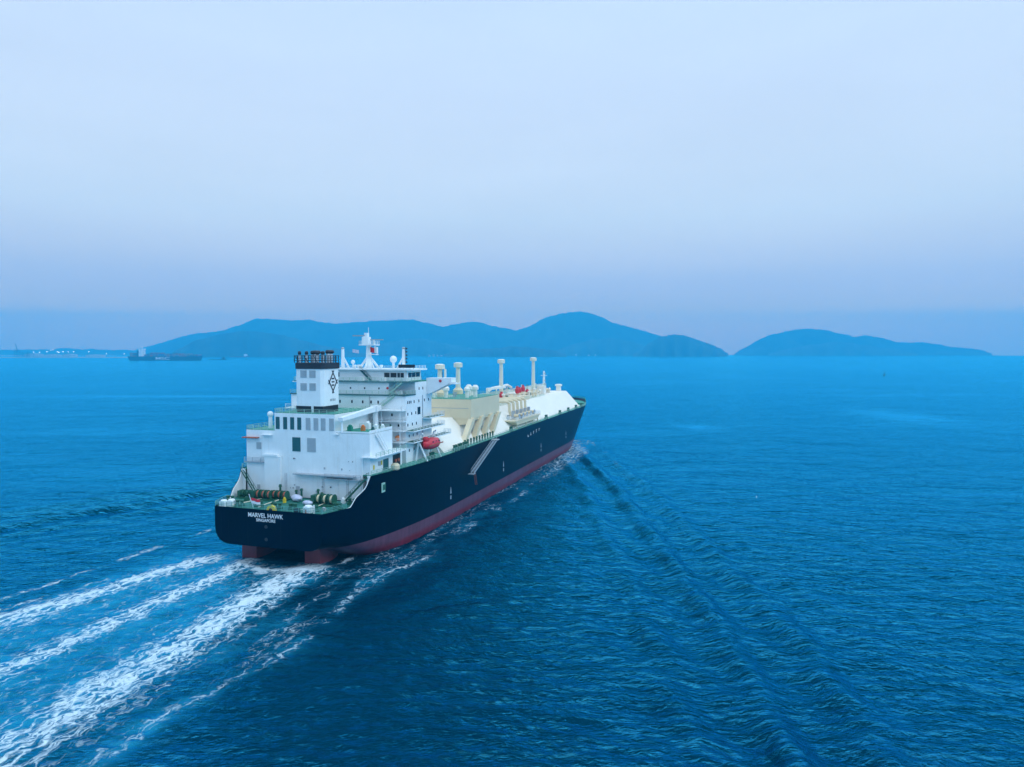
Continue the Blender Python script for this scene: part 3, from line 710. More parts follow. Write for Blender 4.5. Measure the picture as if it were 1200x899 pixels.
for x, y, r, h in ((19, 3.6, .28, 50.3), (19.6, 1.9, .28, 50.3), (20.5, .8, .3, 50.4), (21, -.1, .75, 50.5), (19.5, -1.4, .3, 50.3), (19.8, -2.8, .34, 50.3), (22.5, -2.6, .42, 50.6), (24, -2.2, .75, 50.6), (23.5, 2.5, .4, 50.3)):
    p = MB().cone((x, y, 47.9), (x, y, h), r, r, 12).build('exhaust_pipe', M['silver'], funnel)
    MB().lathe((x, y, h), [(r * 1.15, -.25), (r * 1.6, .15), (r * 1.3, .6), (r * .5, .7)], 12).build('exhaust_cap', M['black'], p)
for y, z in ((.75, 44.2), (.75, 40.9), (-1.9, 44.2), (-1.9, 40.9)):
    panel(funnel, 'funnel_louvre', M['grey'], 18, y + .1, y + 1.95, z, z + 1.9, slats=6)
# emblem on the starboard face: crossed diamond frame with three bars
def emblem(y):
    cx, cz, hw, hh, w = 22.8, 43.0, 1.75, 2.4, .36; mb = MB(); e = .22
    A, B, C, D = (cx, cz + hh), (cx + hw, cz), (cx, cz - hh), (cx - hw, cz)
    for i, (p, q) in enumerate(((A, B), (B, C), (C, D), (D, A))):
        d = (q[0] - p[0], q[1] - p[1]); p2 = (p[0] - d[0] * e, p[1] - d[1] * e); q2 = (q[0] + d[0] * e, q[1] + d[1] * e)
        L = math.hypot(*d); nx, nz = -d[1] / L * w / 2, d[0] / L * w / 2; o = .012 * i
        mb.prism([(p2[0] + nx, p2[1] + nz), (p2[0] - nx, p2[1] - nz), (q2[0] - nx, q2[1] - nz), (q2[0] + nx, q2[1] + nz)], 'y', y - .03 - o, y - o)
    for k, z in enumerate((.85, 0, -.85)): mb.box(cx - .62, cx + .62, y - .03, y, cz + z - .18, cz + z + .18)
    mb.build('funnel_emblem', M['black'], funnel)
emblem(-3.83)
text_part('funnel_lettering', 'MITSUI', .85, frame((22.6, -3.83, 38.3), (1, 0, 0), (0, 0, 1)), M['steel'], funnel)

# ---- accommodation block
acc = MB().box(36, 53, -18.2, 18.2, 20.3, 38.7).build('accommodation_block', M['white'], ship)
acc2 = MB().prism([(-18.2, 38.7), (18.2, 38.7), (18.2, 42.3), (-18.2, 42.3)], 'x', 42, 53).build('upper_accommodation', M['white'], acc)
MB().box(38.0, 42.0, -12.0, 12.0, 38.75, 42.3).build('chart_house_wall', M['white'], acc)
MB().box(35.6, 42, -18.4, 18.4, 38.7, 38.95).build('deck_edge', M['teal'], acc)
MB().box(37.4, 44, -18.3, 18.3, 42.3, 42.5).build('deck_edge', M['teal'], acc)
railing(acc, [[(35.7, 18.3, 38.95), (35.7, -18.3, 38.95), (42, -18.3, 38.95)]], M['rail'])
railing(acc, [[(37.5, 18.2, 42.5), (37.5, -18.2, 42.5), (46, -18.2, 42.5)]], M['rail'])
ladder(acc, (36.6, -12.5, 38.9), (37.2, -16.5, 42.3), .8, M['rail'], axis=(1, 0, 0))
ladder(acc, (35.2, -10.0, 34.9), (35.6, -15.0, 38.7), .8, M['rail'], axis=(1, 0, 0))
for z, d in ((35.0, 3.2), (32.0, 2.6), (29.4, 2.6), (26.3, 2.6)):
    b = MB().box(36 - d, 36, -18.6, 18.2, z - .22, z).build('balcony', M['white'], acc)
    railing(b, [[(36 - d + .1, 18, z), (36 - d + .1, -18.5, z), (36, -18.5, z)]], M['railw'])
for z, x1 in ((32.0, 57), (29.2, 57), (26.1, 62)):
    x0 = 46.5 if z > 31 else 36
    b = MB().box(x0, x1, -20.7, -18.2, z - .28, z).build('side_walkway', M['white'], acc)
    railing(b, [[(x0, -20.6, z), (x1, -20.6, z), (x1, -18.3, z)]], M['railw'])
    MB().box(x0, x1, -20.5, -18.3, z, z + .05).build('walkway_floor', M['green_dark'], b)
def port(x, y, z, face, w=.5, h=.75):
    if face == 'aft': MB().box(x - .05, x + .02, y - w / 2, y + w / 2, z - h / 2, z + h / 2).build('window', M['glass'], acc)
    else: MB().box(x - w / 2, x + w / 2, y - .05, y + .02, z - h / 2, z + h / 2).build('window', M['glass'], acc)
for z, xs in ((40.4, (44.5, 47, 51.5)), (36.9, (37.2, 38.2, 39.2, 41.2, 44.3, 48, 51)), (33.7, (37.2, 39.6, 42.2)), (30.7, (37.2, 40, 42.6)), (27.6, (38, 40.5, 43)), (23.6, (38, 41, 45, 49))):
    for x in xs: port(x, -18.2, z, 'side')
MB().box(43.4, 45.2, -18.28, -18.1, 33.1, 35.2).build('side_opening', M['glass'], acc)
for y in (2.2, -1.6, -5.0, -7.6, -9.8, 6, 9): port(36, y, 36.9, 'aft', .45, .8)
for y in (-3, -6.5, -9, -14, 0, 4): port(36, y, 33.5, 'aft')
for y in (-10.5, -13.5, -16): port(36, y, 30.6, 'aft'); port(36, y, 27.6, 'aft')
for y in (0, -4.5, -9, 4): port(38, y, 40.6, 'aft', .4, .5)
MB().lathe((37.9, -12.6 + .9, 40.7), [(.35, -.1), (.35, .1)], 12, 'x').build('life_ring', M['red'], acc)
MB().ball((34.6, -16.4, 27.3), .8).build('orange_buoy_light', M['orange'], acc)
mb = MB().tube([(46.6, -18.35, 20.3), (46.6, -18.35, 30), (46.6, -18.35, 38.5)], .11).build('downpipe', M['steel'], acc)
for k, z in enumerate((26.3, 29.4, 32.0)):
    ladder(acc, (34.2, -8.0 - (k % 2) * 4, z), (34.2, -12.0 + (k % 2) * 4, (29.4, 32.0, 35.0)[k]), .8, M['railw'], axis=(1, 0, 0))
for y in (-17.6, -12.0, -4.0, 4.0):
    for z0, z1 in ((20.3, 26.1), (26.3, 29.2), (29.4, 31.8), (32.0, 34.8)): MB().bar((33.6, y, z0), (33.6, y, z1), .12, 6).build('deck_pillar', M['white'], acc)
for y, z in ((-15, 38.95), (-6.5, 38.95), (-2, 42.5), (-9, 42.5)):
    MB().box(39.5 if z < 40 else 41.2, 40.6 if z < 40 else 42.4, y, y + 1.6, z, z + 1.1).build('deck_locker', M['white'], acc)
# lattice of pipes on the aft face
for y in (-7.2, 3.2): MB().bar((35.9, y, 35.2), (35.9, y, 38.6), .08, 5).build('downpipe', M['steel'], acc)

# ---- wheelhouse, wings and signal gear
wheel = MB().prism([(-14.6, 42.3), (14.6, 42.3), (14.6, 45.5), (-14.6, 45.5)], 'x', 44, 53.4).build('wheelhouse', M['white'], ship)
MB().box(43.2, 54, -16.4, 16.4, 45.5, 45.9).build('wheelhouse_roof', M['white'], wheel)
railing(wheel, [[(43.4, 16, 45.9), (43.4, -16, 45.9), (53.8, -16, 45.9)]], M['railw'], h=.9)
for y0, y1 in ((-9.2, -7.5), (-11.4, -9.5), (-12.5, -11.7), (-13.7, -12.7), (9.0, 10.2), (7.2, 8.4), (10.6, 11.6)):
    MB().box(43.93, 44.02, y0, y1, 43.5, 44.8).build('bridge_window', M['glass'], wheel)
for x0, x1 in ((45, 47), (47.4, 49.6), (50, 52.6)):
    MB().box(x0, x1, -14.68, -14.58, 43.5, 44.8).build('bridge_window', M['glass'], wheel)
ladder(wheel, (43.4, -3.4, 42.5), (43.6, .0, 45.6), .7, M['teal'], axis=(1, 0, 0))
MB().box(43.2, 43.4, -17.5, -12.4, 46.3, 47.2).build('name_board', M['black'], wheel)
for y in (-17, -13): MB().bar((43.6, y, 45.9), (43.4, y, 46.8), .08, 5).build('board_post', M['white'], wheel)
for s in (-1, 1):
    w = MB().prism([(s * 18.2, 38.6), (s * 18.2, 43.2), (s * 26.0, 43.3), (s * 26.0, 42.0), (s * 19.2, 38.7)], 'x', 49.5, 53).build('bridge_wing', M['white'], ship)
    MB().box(45.5, 53, min(s * 14.6, s * 18.2), max(s * 14.6, s * 18.2), 42.3, 42.55).build('wing_deck', M['green'], w)
    MB().box(49.5, 53.2, min(s * 25.0, s * 27.2), max(s * 25.0, s * 27.2), 41.5, 41.8).build('wing_end_platform', M['white'], w)
    MB().lathe((49.4, s * 22.6, 42.4), [(.42, -.1), (.42, .1)], 12, 'x').build('life_ring', M['red'], w)
    MB().bar((50, s * 23, 43.3), (50, s * 23, 45.0), .07, 5).build('searchlight_post', M['black'], w)
# radar mast
mast = MB().cone((48, -.3, 45.9), (48, -.3, 53), .95, .7, 12).build('radar_mast', M['white'], ship)
mb = MB()
for dx, dy in ((0, 3.0), (0, -3.4), (2.8, 0), (-2.2, 0)): mb.prism([(0, 0), (1, 0)], 'x', 0, 0) if False else mb.beam((48 + dx, -.3 + dy, 45.9), (48 + dx * .15, -.3 + dy * .15, 49.2), .4, .55)
mb.build('mast_leg', M['white'], mast)
MB().box(46.2, 49.8, -3.0, 2.0, 52.7, 53.0).build('mast_platform', M['white'], mast)
MB().box(47, 49, -3.0, -.6, 49.9, 50.1).build('mast_platform', M['white'], mast)
railing(mast, [[(46.3, 1.9, 53), (46.3, -2.9, 53), (49.7, -2.9, 53), (49.7, 1.9, 53), (46.3, 1.9, 53)]], M['railw'], h=1.0, step=1)
MB().box(47.2, 48.8, -.6, 1.5, 53, 55.2).box(47.5, 48.5, -.2, .9, 55.2, 56.4).build('mast_head', M['white'], mast)
r1 = MB().box(47.2, 47.6, .6, 4.6, 55.4, 55.75).build('radar_scanner', M['steel'], mast)
MB().cone((47.4, .9, 54.6), (47.4, .9, 55.4), .3, .25, 8).build('scanner_pedestal', M['white'], r1)
r2 = MB().box(47.2, 47.6, -5.4, -1.2, 54.2, 54.5).build('radar_scanner', M['steel'], mast)
MB().cone((47.4, -2.4, 53), (47.4, -2.4, 54.2), .3, .25, 8).build('scanner_pedestal', M['white'], r2)
MB().bar((48, -.3, 56.4), (48, -.3, 58), .08, 5).build('whip_aerial', M['white'], mast)
for s, y in ((1, 8.4), (-1, -11.7)):
    sm = MB().cone((48, y, 45.9), (48, y, 51.6), .55, .42, 10).build('signal_mast', M['white'], ship)
    MB().beam((48, y - 2.1 * (1 if s > 0 else -1), 45.9), (48, y, 49.4), .35, .5).build('mast_brace', M['white'], sm)
    MB().lathe((48, y, 51.6), [(.45, 0), (.5, .3), (.3, .6)], 10).build('mast_lamp', M['steel'], sm)
    if s < 0:
        for z in (47.6, 48.6, 49.6, 50.6, 51.5): MB().box(47.8, 48.2, y - 1.1, y - .7, z, z + .45).build('signal_lamp', M['black'], sm)
        MB().bar((48, y - .7, 46), (48, y - .7, 52.2), .06, 4).build('lamp_pole', M['black'], sm)
d = MB().cone((48, -8.4, 45.9), (48, -8.4, 47.6), .35, .35, 10).build('dome_pedestal', M['white'], ship)
MB().ball((48, -8.4, 48.6), 1.05).build('satellite_dome', M['white'], d, smooth=True)
d = MB().cone((47, 4.4, 45.9), (47, 4.4, 47.3), .2, .2, 8).build('dome_pedestal', M['white'], ship)
MB().ball((47, 4.4, 47.8), .62).build('satellite_dome', M['white'], d, smooth=True)
for y in (3.2, 2.0, -5.5, 1.2): MB().lathe((46, y, 45.9), [(.3, 0), (.3, .5), (.55, .7), (.4, 1.1)], 10).build('roof_ventilator', M['white'], ship)
def flag(name, x, y, z, w, h, m, parent, ax=(0, -1)):
    mb = MB(); n = 8; V = []
    for i in range(n + 1):
        t = i / n; o = .22 * math.sin(t * 7)
        for zz in (z, z - h): V.append((x + ax[0] * w * t + o * ax[1] * -1, y + ax[1] * w * t + o * ax[0], zz - .25 * t))
    for i in range(n + 1):
        pass
    k = len(V); V += [(a + .04, b, c) for a, b, c in V]
    F = [(2 * i, 2 * i + 1, 2 * i + 3, 2 * i + 2) for i in range(n)] + [(k + 2 * i, k + 2 * i + 2, k + 2 * i + 3, k + 2 * i + 1) for i in range(n)]
    mb.add(V, F); return mb.build(name, m, parent)
flag('signal_flag', 46.8, -1.5, 52.2, 1.3, 1.5, M['red'], mast)
flag('signal_flag', 46.9, -2.8, 52.4, 1.1, 1.9, M['lettering'], mast)
flag('signal_flag', 46.8, 4.4, 51.6, 2.0, 1.0, M['tarp'], mast)

# ---- cargo trunk: long raised deck with sloping sides
T_X0, T_X1 = 57.0, 251.0
trunk_sec = [(-20.6, 20.3), (-12.6, 28.7), (12.6, 28.7), (20.6, 20.3)]
V = []
for x, k in ((T_X0, 1.0), (240, 1.0), (T_X1, .97)):
    V += [(x, y * k, z) for y, z in trunk_sec]
V += [(257.5, y * .90, z if z < 21 else 21.0) for y, z in trunk_sec]
F = [(j * 4 + i, j * 4 + i + 1, (j + 1) * 4 + i + 1, (j + 1) * 4 + i) for j in range(3) for i in range(3)] + [(3, 2, 1, 0)]
mb = MB(); mb.add(V, F); trunk = mb.build('cargo_trunk', M['trunk'], ship)
# cream cargo machinery room overhanging to starboard
mroom = MB().box(82.2, 111.6, -19.5, 1.5, 28.3, 34.8).build('cargo_machinery_room', M['cream'], ship)
MB().box(82.2 - .04, 82.2, -18.6, 1.2, 31.7, 31.85).build('panel_seam', M['steel'], mroom)
MB().box(82.4, 111.4, -19.3, 1.3, 34.8, 34.9).build('machinery_room_roof', M['green'], mroom)
railing(mroom, [[(82.3, 1.4, 34.9), (82.3, -19.4, 34.9), (111.5, -19.4, 34.9), (111.5, 1.4, 34.9)]], M['rail'])
for x in (82.3, 91.5, 101.0, 109.6):
    MB().prism([(x, 28.35), (x + 2.9, 28.35), (x - 5.0, 21.4), (x - 7.2, 21.4)], 'y', -20.1, -18.4).build('support_leg', M['cream'], mroom)
MB().box(82.6, 111.2, -19.2, -17.2, 27.5, 28.3).build('floor_beam', M['cream'], mroom)
MB().prism([(-12.6, 28.7), (-18.9, 28.3), (-18.2, 26.6), (-15.2, 26.0)], 'x', 82.4, 86).build('end_bracket', M['cream'], mroom)
for x, y, r, h in ((90, -15.0, .9, 3.8), (95, -16.2, 1.0, 4.2), (97.5, -12.8, 1.0, 4.2), (103, -11.5, 1.1, 3.2), (86.5, -4, .8, 3.6), (88, -8.0, 1.0, 4.0)):
    v = MB().cone((x, y, 34.9), (x, y, 34.9 + h * .62), r * .72, r * .72, 12).build('mushroom_ventilator', M['trunk'], mroom)
    MB().lathe((x, y, 34.9 + h * .62), [(r * .7, -.1), (r * 1.15, 0), (r * 1.15, h * .22), (r * .6, h * .38)], 14).build('ventilator_hood', M['trunk'], v)
for i in range(9):
    x = random.uniform(87, 106); y = random.uniform(-14, 0); s = random.uniform(.5, 1.2)
    MB().box(x, x + s, y, y + s * .8, 34.9, 34.9 + random.uniform(.5, 1.6)).build('roof_equipment', random.choice((M['steel'], M['white'], M['green_dark'], M['trunk'])), mroom)
# electric motor room further inboard, with gantry pipes
MB().box(112, 118, -11, 2, 28.7, 31.5).build('electric_motor_room', M['cream'], ship)
# vent masts
def vent_mast(x, y, z0, z1, r, twin=False):
    v = MB().cone((x, y, z0), (x, y, z1 - 1.6), r * 1.05, r * .8, 12).build('vent_mast', M['cream2'], ship)
    MB().lathe((x, y, z1 - 1.9), [(r * .8, 0), (r * 1.75, .1), (r * 1.75, 1.6), (r * .9, 1.9)], 14).build('vent_head', M['cream2'], v)
    mb = MB()
    for s in (-.22, .22): mb.bar((x - r - .35, y + s, z0), (x - r - .35, y + s, z1 - 2), .05, 4)
    for i in range(int((z1 - z0 - 2) / .6)): mb.bar((x - r - .35, y - .22, z0 + i * .6), (x - r - .35, y + .22, z0 + i * .6), .04, 4)
    mb.build('mast_ladder', M['trunk'], v)
    if twin: MB().bar((x, y - r * 2.0, z0), (x, y - r * 2.0, z1 - 1.8), r * .45, 8).build('vent_pipe', M['trunk'], v)
    MB().lathe((x, y, z0), [(r * 2.0, 0), (r * 2.0, 1.6), (r * 1.0, 2.6)], 14).build('mast_base', M['cream'], v)
vent_mast(92, -4, 34.8, 46.5, 1.0, True); vent_mast(109, -4, 34.8, 46.8, .95)
vent_mast(160, -4, 28.7, 47.5, .95); vent_mast(212, -4, 28.7, 47.9, .95)
fm = MB().cone((236, -3.2, 28.7), (236, -3.2, 40.2), .85, .45, 10).build('foremast', M['white'], ship)
MB().box(235.2, 236.8, -4.8, -1.6, 37.6, 37.8).build('mast_platform', M['white'], fm)
for z in (38.6, 34.8, 33): MB().box(235, 235.5, -4.3, -3.7, z, z + .6).build('navigation_lamp', M['steel'], fm)
mb = MB().cone((248, -8.5, 28.7), (248, -8.5, 31.4), 1.5, 1.3, 12); mb.lathe((248, -8.5, 31.4), [(1.3, 0), (2.0, .1), (2.0, .9), (1.2, 1.2)], 14); mb.build('trunk_ventilator', M['trunk'], ship)
MB().box(214.5, 219, -9, -5.2, 28.7, 33.0).build('deck_house', M['trunk'], ship)
# pipework along the trunk top
for k, (y, z, r) in enumerate(((-6.5, 30.4, .45), (-5.2, 30.6, .35), (-2.5, 30.4, .5), (-1.2, 30.3, .3), (1.5, 30.4, .5), (3, 30.2, .3))):
    MB().tube([(114, y, z), (150, y, z), (151, y, z + .9), (156, y, z + .9), (157, y, z), (236, y, z)], r, 8).build('cargo_pipe', random.choice((M['trunk'], M['cream'])), ship)
for x in range(120, 234, 8):
    MB().box(x, x + .35, -7.6, 3.8, 28.7, 30.0).box(x, x + .35, -7.6, -7.2, 30, 31.6).box(x, x + .35, 3.4, 3.8, 30, 31.6).build('pipe_support', M['trunk'], ship)
for cx in (128, 172, 188, 206, 222):      # tank domes with valves
    d = MB().lathe((cx, 0, 28.7), [(3.4, 0), (3.4, 2.0), (2.6, 3.0), (1.0, 3.2)], 18).build('tank_dome', M['trunk'], ship)
    for i in range(5):
        a = random.uniform(0, 6.28); MB().cone((cx + 2.4 * math.cos(a), 2.4 * math.sin(a), 31), (cx + 2.4 * math.cos(a), 2.4 * math.sin(a), 33.2 + random.random()), .3, .35, 8).build('dome_valve', random.choice((M['steel'], M['trunk'], M['green'])), d)
for x, y, z, h in ((150, -7.5, 31.0, 2.6), (176, -6.5, 31.3, 3.4), (180, -6.4, 31.5, 2.6), (187, -6.0, 31.6, 3.2), (196, -5.5, 30.8, 1.6)):
    MB().lathe((x, y, z), [(.8, 0), (1.0, .3), (1.0, h * .6), (.55, h * .8), (.55, h)], 12).build('fire_monitor', M['red'], ship)
MB().tube([(140, -5, 28.7), (140, -5, 34.0), (146, -4.5, 35.2), (172, -3, 35.4), (178, -3, 34)], .55, 8).build('crossover_pipe', M['trunk'], ship)
MB().beam((132, -7.5, 28.7), (132, -7.5, 36.0), .9, .9).build('hose_crane_post', M['trunk'], ship)
MB().beam((132, -7.5, 35.6), (158, -6.5, 35.2), .7, .9).build('hose_crane_boom', M['trunk'], ship)
for i in range(26):
    x = random.uniform(118, 205); y = random.uniform(-11, -5); s = random.uniform(.5, 1.5)
    MB().box(x, x + s, y, y + s, 28.7, 28.7 + random.uniform(.8, 2.8)).build('deck_fitting', random.choice((M['trunk'], M['cream'], M['steel'], M['white'], M['green_dark'])), ship)
MB().box(168, 177, -12.3, -8, 28.7, 30.6).build('deck_house', M['cream'], ship)
railing(trunk, [[(112, -12.4, 28.7), (160, -12.4, 28.7)], [(178, -12.2, 28.7), (205, -12.2, 28.7)]], M['rail'], r=.06)
MB().box(113, 236, -4.4, -3.4, 32.2, 32.35).build('trunk_walkway', M['rail'], ship)
for y in (-4.4, -3.4): railing(ship, [[(113, y, 32.35), (156, y, 32.35)], [(156, y, 32.35), (236, y, 32.35)]], M['cream2'], name='walkway_railing', r=.06)
for x, y, h in ((122, 3, 4.2), (148, -9, 3.4), (165, -8.5, 3.0), (190, -8.2, 2.4), (201, -7.6, 3.2), (208, -8.6, 2.2), (224, -6.6, 2.6), (229, -8.2, 1.8)):
    v = MB().cone((x, y, 28.7), (x, y, 28.7 + h), .45, .4, 10).build('pipe_riser', M['cream2'], ship)
    MB().lathe((x, y, 28.7 + h), [(.4, -.1), (.75, 0), (.75, .5), (.3, .8)], 12).build('riser_cap', M['trunk'], v)
for x0, x1, y, z in ((116, 134, -9.6, 29.6), (162, 186, -10.4, 29.3), (180, 204, -9.4, 29.5)):
    MB().tube([(x0, y, 28.7), (x0, y, z), (x1, y, z), (x1, y, 28.7)], .22, 6).build('cargo_pipe', M['cream2'], ship)
# loading manifold
man = MB().box(124, 160, -22.2, -15.5, 23.3, 23.7).build('manifold_platform', M['cream'], ship)
MB().prism([(124.5, 23.3), (159.5, 23.3), (157, 21.9), (127, 21.9)], 'y', -21.9, -16.5).build('drip_tray', M['cream'], man)
for x in (128, 140, 150, 158): MB().bar((x, -21.4, 20.3), (x, -21.4, 23.3), .3, 8).build('platform_leg', M['cream'], man)
railing(man, [[(124.1, -16, 23.7), (124.1, -22.1, 23.7), (159.9, -22.1, 23.7), (159.9, -16, 23.7)]], M['railw'], r=.08, h=1.3)
for x in (130, 135.5, 141, 146.5, 152):
    MB().tube([(x, -7, 30.6), (x, -15.6, 30.9), (x, -16.9, 30.6), (x, -17.5, 29.6), (x, -17.6, 27.0), (x, -18.0, 25.8), (x, -19.0, 25.3), (x, -21.6, 25.2)], .6, 8).build('manifold_pipe', M['cream'], man)
    MB().lathe((x, -21.6, 25.2), [(.95, -.25), (.95, 0)], 12, 'y').build('pipe_flange', M['steel'], man)
    MB().box(x - .6, x + .6, -19.6, -18.6, 24, 27.2).build('manifold_valve', M['steel'], man)
for i in range(18):
    x = random.uniform(126, 157); y = random.uniform(-21.6, -17); s = random.uniform(.5, 1.2)
    MB().box(x, x + s, y, y + s, 23.7, 23.7 + random.uniform(.6, 2.0)).build('manifold_fitting', random.choice((M['steel'], M['black'], M['glass'], M['white'], M['grey'])), man)
# ---- deck edge: railings, fairleads, ventilator posts
xs = list(np.linspace(15.3, 262, 60))
railing(ship, [[(x, -(half_deck(x) - .12), 20.35) for x in xs]], M['rail'], name='deck_railing', r=.07, h=1.2, step=1.8)
railing(ship, [[(x, (half_deck(x) - .12), 20.35) for x in xs]], M['rail'], name='deck_railing', r=.07, h=1.2, step=1.8)
railing(ship, [[(x, -(half_deck(x) - .12), 13.9) for x in np.linspace(0.2, 7, 6)]], M['rail2'], name='deck_railing', r=.06)
railing(ship, [[(x, (half_deck(x) - .12), 13.9) for x in np.linspace(0.2, 7, 6)]], M['rail2'], name='deck_railing', r=.06)
railing(ship, [[(.2, 14.6, 13.9), (.2, -14.6, 13.9)]], M['rail2'], name='deck_railing', r=.06, step=1.5)
for x in (45, 62, 66, 70, 118, 170, 196, 214, 232, 246):
    y = -(half_deck(x) - .9); mb = MB().box(x - 1.3, x + 1.3, y - .5, y + .5, 20.3, 21.3)
    for s in (-.8, .8): mb.lathe((x + s, y, 21.3), [(.42, 0), (.42, .7), (.55, .75), (.55, .95)], 10)
    mb.build('mooring_bollard', M['green_dark'], ship)
for i in range(11):
    x = 72 + i * 2.7; MB().lathe((x, -21.3, 20.3), [(.3, 0), (.3, 1.7), (.42, 1.75), (.3, 2.2)], 8).build('vent_post', M['green_dark'], ship)
def winch(x, y, z, s=1.0, rope='rust', axis='y'):
    w = MB().box(x - 1.6 * s, x + 1.6 * s, y - 2.6 * s, y + 2.6 * s, z, z + .4 * s).build('mooring_winch', M['green_dark'], ship)
    for k in (-1.7, 0, 1.7):
        MB().lathe((x, y + k * s - .55 * s, z + 1.5 * s), [(1.2 * s, 0), (1.2 * s, .12 * s), (.62 * s, .13 * s), (.62 * s, .95 * s), (1.2 * s, .96 * s), (1.2 * s, 1.08 * s)], 16, 'y').build('winch_drum', M['green_dark'], w)
        MB().lathe((x, y + k * s - .36 * s, z + 1.5 * s), [(.9 * s, 0), (.95 * s, .3 * s), (.9 * s, .66 * s)], 16, 'y').build('rope_coil', M[rope], w)
    MB().box(x - .9 * s, x + .9 * s, y + 2.55 * s, y + 3.5 * s, z + .3 * s, z + 2.3 * s).build('winch_motor', M['green_dark'], w)
    return w
winch(10.5, 8.6, 13.65, .95); winch(11.5, 4.6, 13.65, .9); winch(9.5, -9.8, 13.65, 1.05, 'cream'); winch(11, 13.8, 13.65, .8, 'green_dark')
winch(272, -4, 21.2, 1.2, 'cream'); winch(272, 6, 21.2, 1.2, 'cream'); winch(264, -9, 21.2, 1.1, 'green_dark')
for x, y in ((3, 12.5), (2.4, 9.5), (3, 4.5), (2.4, -1.2), (3, -5), (2.6, -11), (6, 15.2), (6.5, -14.8), (12, -15.5), (13, 16.8)):
    mb = MB().box(x - .5, x + .5, y - 1.1, y + 1.1, 13.65, 14.2)
    for s in (-.65, .65): mb.lathe((x, y + s, 14.2), [(.38, 0), (.38, .7), (.5, .75), (.5, .95)], 10)
    mb.build('mooring_bollard', M['green_dark'], ship)
for x, y, h in ((14.2, 1.8, 2.2), (14.4, .4, 2.6), (14.2, -4.6, 2.8), (14.3, -5.6, 2.0), (14, 6.4, 3.4)):
    MB().lathe((x, y, 13.65), [(.28, 0), (.28, h * .8), (.45, h * .82), (.3, h)], 10).build('vent_post', M['green_dark'], ship)
for x, y, w, h, m in ((5.5, 2.2, .9, 1.1, 'green_dark'), (6.4, -2.6, 1.1, .8, 'green_dark'), (7.5, 11.6, .8, 1.3, 'green_dark'), (4.4, 7.0, .7, .9, 'steel'), (5.2, -8.2, .8, 1.0, 'green_dark'), (9, 1.6, .6, 1.4, 'yellow'), (12.8, -12.6, .9, 1.5, 'white'), (13.6, 9.6, .7, 1.6, 'white'), (4.2, -12.6, .8, .9, 'steel')):
    MB().box(x - w / 2, x + w / 2, y - w / 2, y + w / 2, 13.65, 13.65 + h * .7).lathe((x, y, 13.65 + h * .7), [(w * .45, 0), (w * .5, h * .15), (w * .2, h * .3)], 10).build('deck_fitting', M[m], ship)
for pts in ([(10, 4, 14.0), (6, 4.6, 13.8), (1, 3.2, 14.1)], [(9.5, -9.5, 14.2), (5, -9, 13.8), (.8, -8, 14.3)], [(10, 9, 14.0), (5, 11, 13.8), (1, 10.6, 14.1)]):
    MB().tube(pts, .11, 5).build('mooring_rope', M['cream2'], ship)
fr = MB().lathe((.55, -.9, 13.85), [(1.15, -.35), (1.15, .35)], 16, 'x').build('stern_fairlead', M['yellow'], ship)
MB().lathe((.15, -.9, 13.85), [(.5, -.05), (.5, .05)], 12, 'x').build('fairlead_hole', M['black'], fr)
mb = MB().lathe((.5, -7.9, 14.1), [(.75, -.3), (.75, .3)], 14, 'x').build('stern_fairlead', M['black'], ship)
MB().bar((1.2, 4.6, 13.65), (-.4, 4.6, 17.4), .1, 6).build('flagstaff', M['white'], ship)
flag('ensign', .3, 4.5, 16.4, 2.3, .65, M['red'], ship); flag('ensign', .4, 4.5, 15.7, 2.3, .65, M['lettering'], ship)
for x, y, s in ((1.3, 13.2, .75), (2.2, 11.7, .8), (1.5, -10.2, .85)):
    MB().box(x - s, x + s, y - s, y + s, 13.65, 13.65 + s * 1.7).lathe((x, y, 13.65 + s * 1.7), [(s, 0), (s * .9, .25), (s * .3, .35)], 10).build('stores_locker', M['white'], ship)
MB().lathe((1.1, -10.1, 13.7), [(.5, 0), (.5, .9), (.2, 1.0)], 10).build('stores_drum', M['rust'], ship)
MB().bar((1.2, -11.9, 13.65), (1.2, -11.9, 15.6), .18, 6).build('davit_post', M['lettering'], ship)
# forecastle bulwark rail
railing(ship, [[(x, -(half_deck(x) - .1), edge_z(x)) for x in np.linspace(262, 291, 14)], [(x, (half_deck(x) - .1), edge_z(x)) for x in np.linspace(262, 291, 14)]], M['green'], name='forecastle_railing', r=.1, h=1.0, step=1.5)
MB().prism([(263, 21.2), (263, 23.4), (266, 23.4), (266, 21.2)], 'y', -6, 6).build('windlass_house', M['green'], ship)
# ---- accommodation ladder hanging down the starboard side
lad = MB(); P, Q = Vector((93.2, -24.3, 20.0)), Vector((70.9, -24.3, 12.2))
for y in (-.55, .55):
    o = Vector((0, y, 0)); lad.beam(P + o, Q + o, .15, .5)
    lad.bar(P + o + Vector((0, 0, 1.1)), Q + o + Vector((0, 0, 1.1)), .07, 5)
    for i in range(13): b = P.lerp(Q, i / 12) + o; lad.bar(b, b + Vector((0, 0, 1.1)), .05, 4)
for i in range(1, 44): b = P.lerp(Q, i / 44); lad.beam(b + Vector((0, -.5, 0)), b + Vector((0, .5, 0)), .3, .06)
gl = lad.build('accommodation_ladder', M['steel'], ship)
MB().box(69.3, 71.2, -25.2, -23.3, 11.9, 12.1).build('ladder_platform', M['steel'], gl)
MB().box(92.4, 95.2, -25.2, -23.05, 20.0, 20.25).build('ladder_platform', M['steel'], gl)
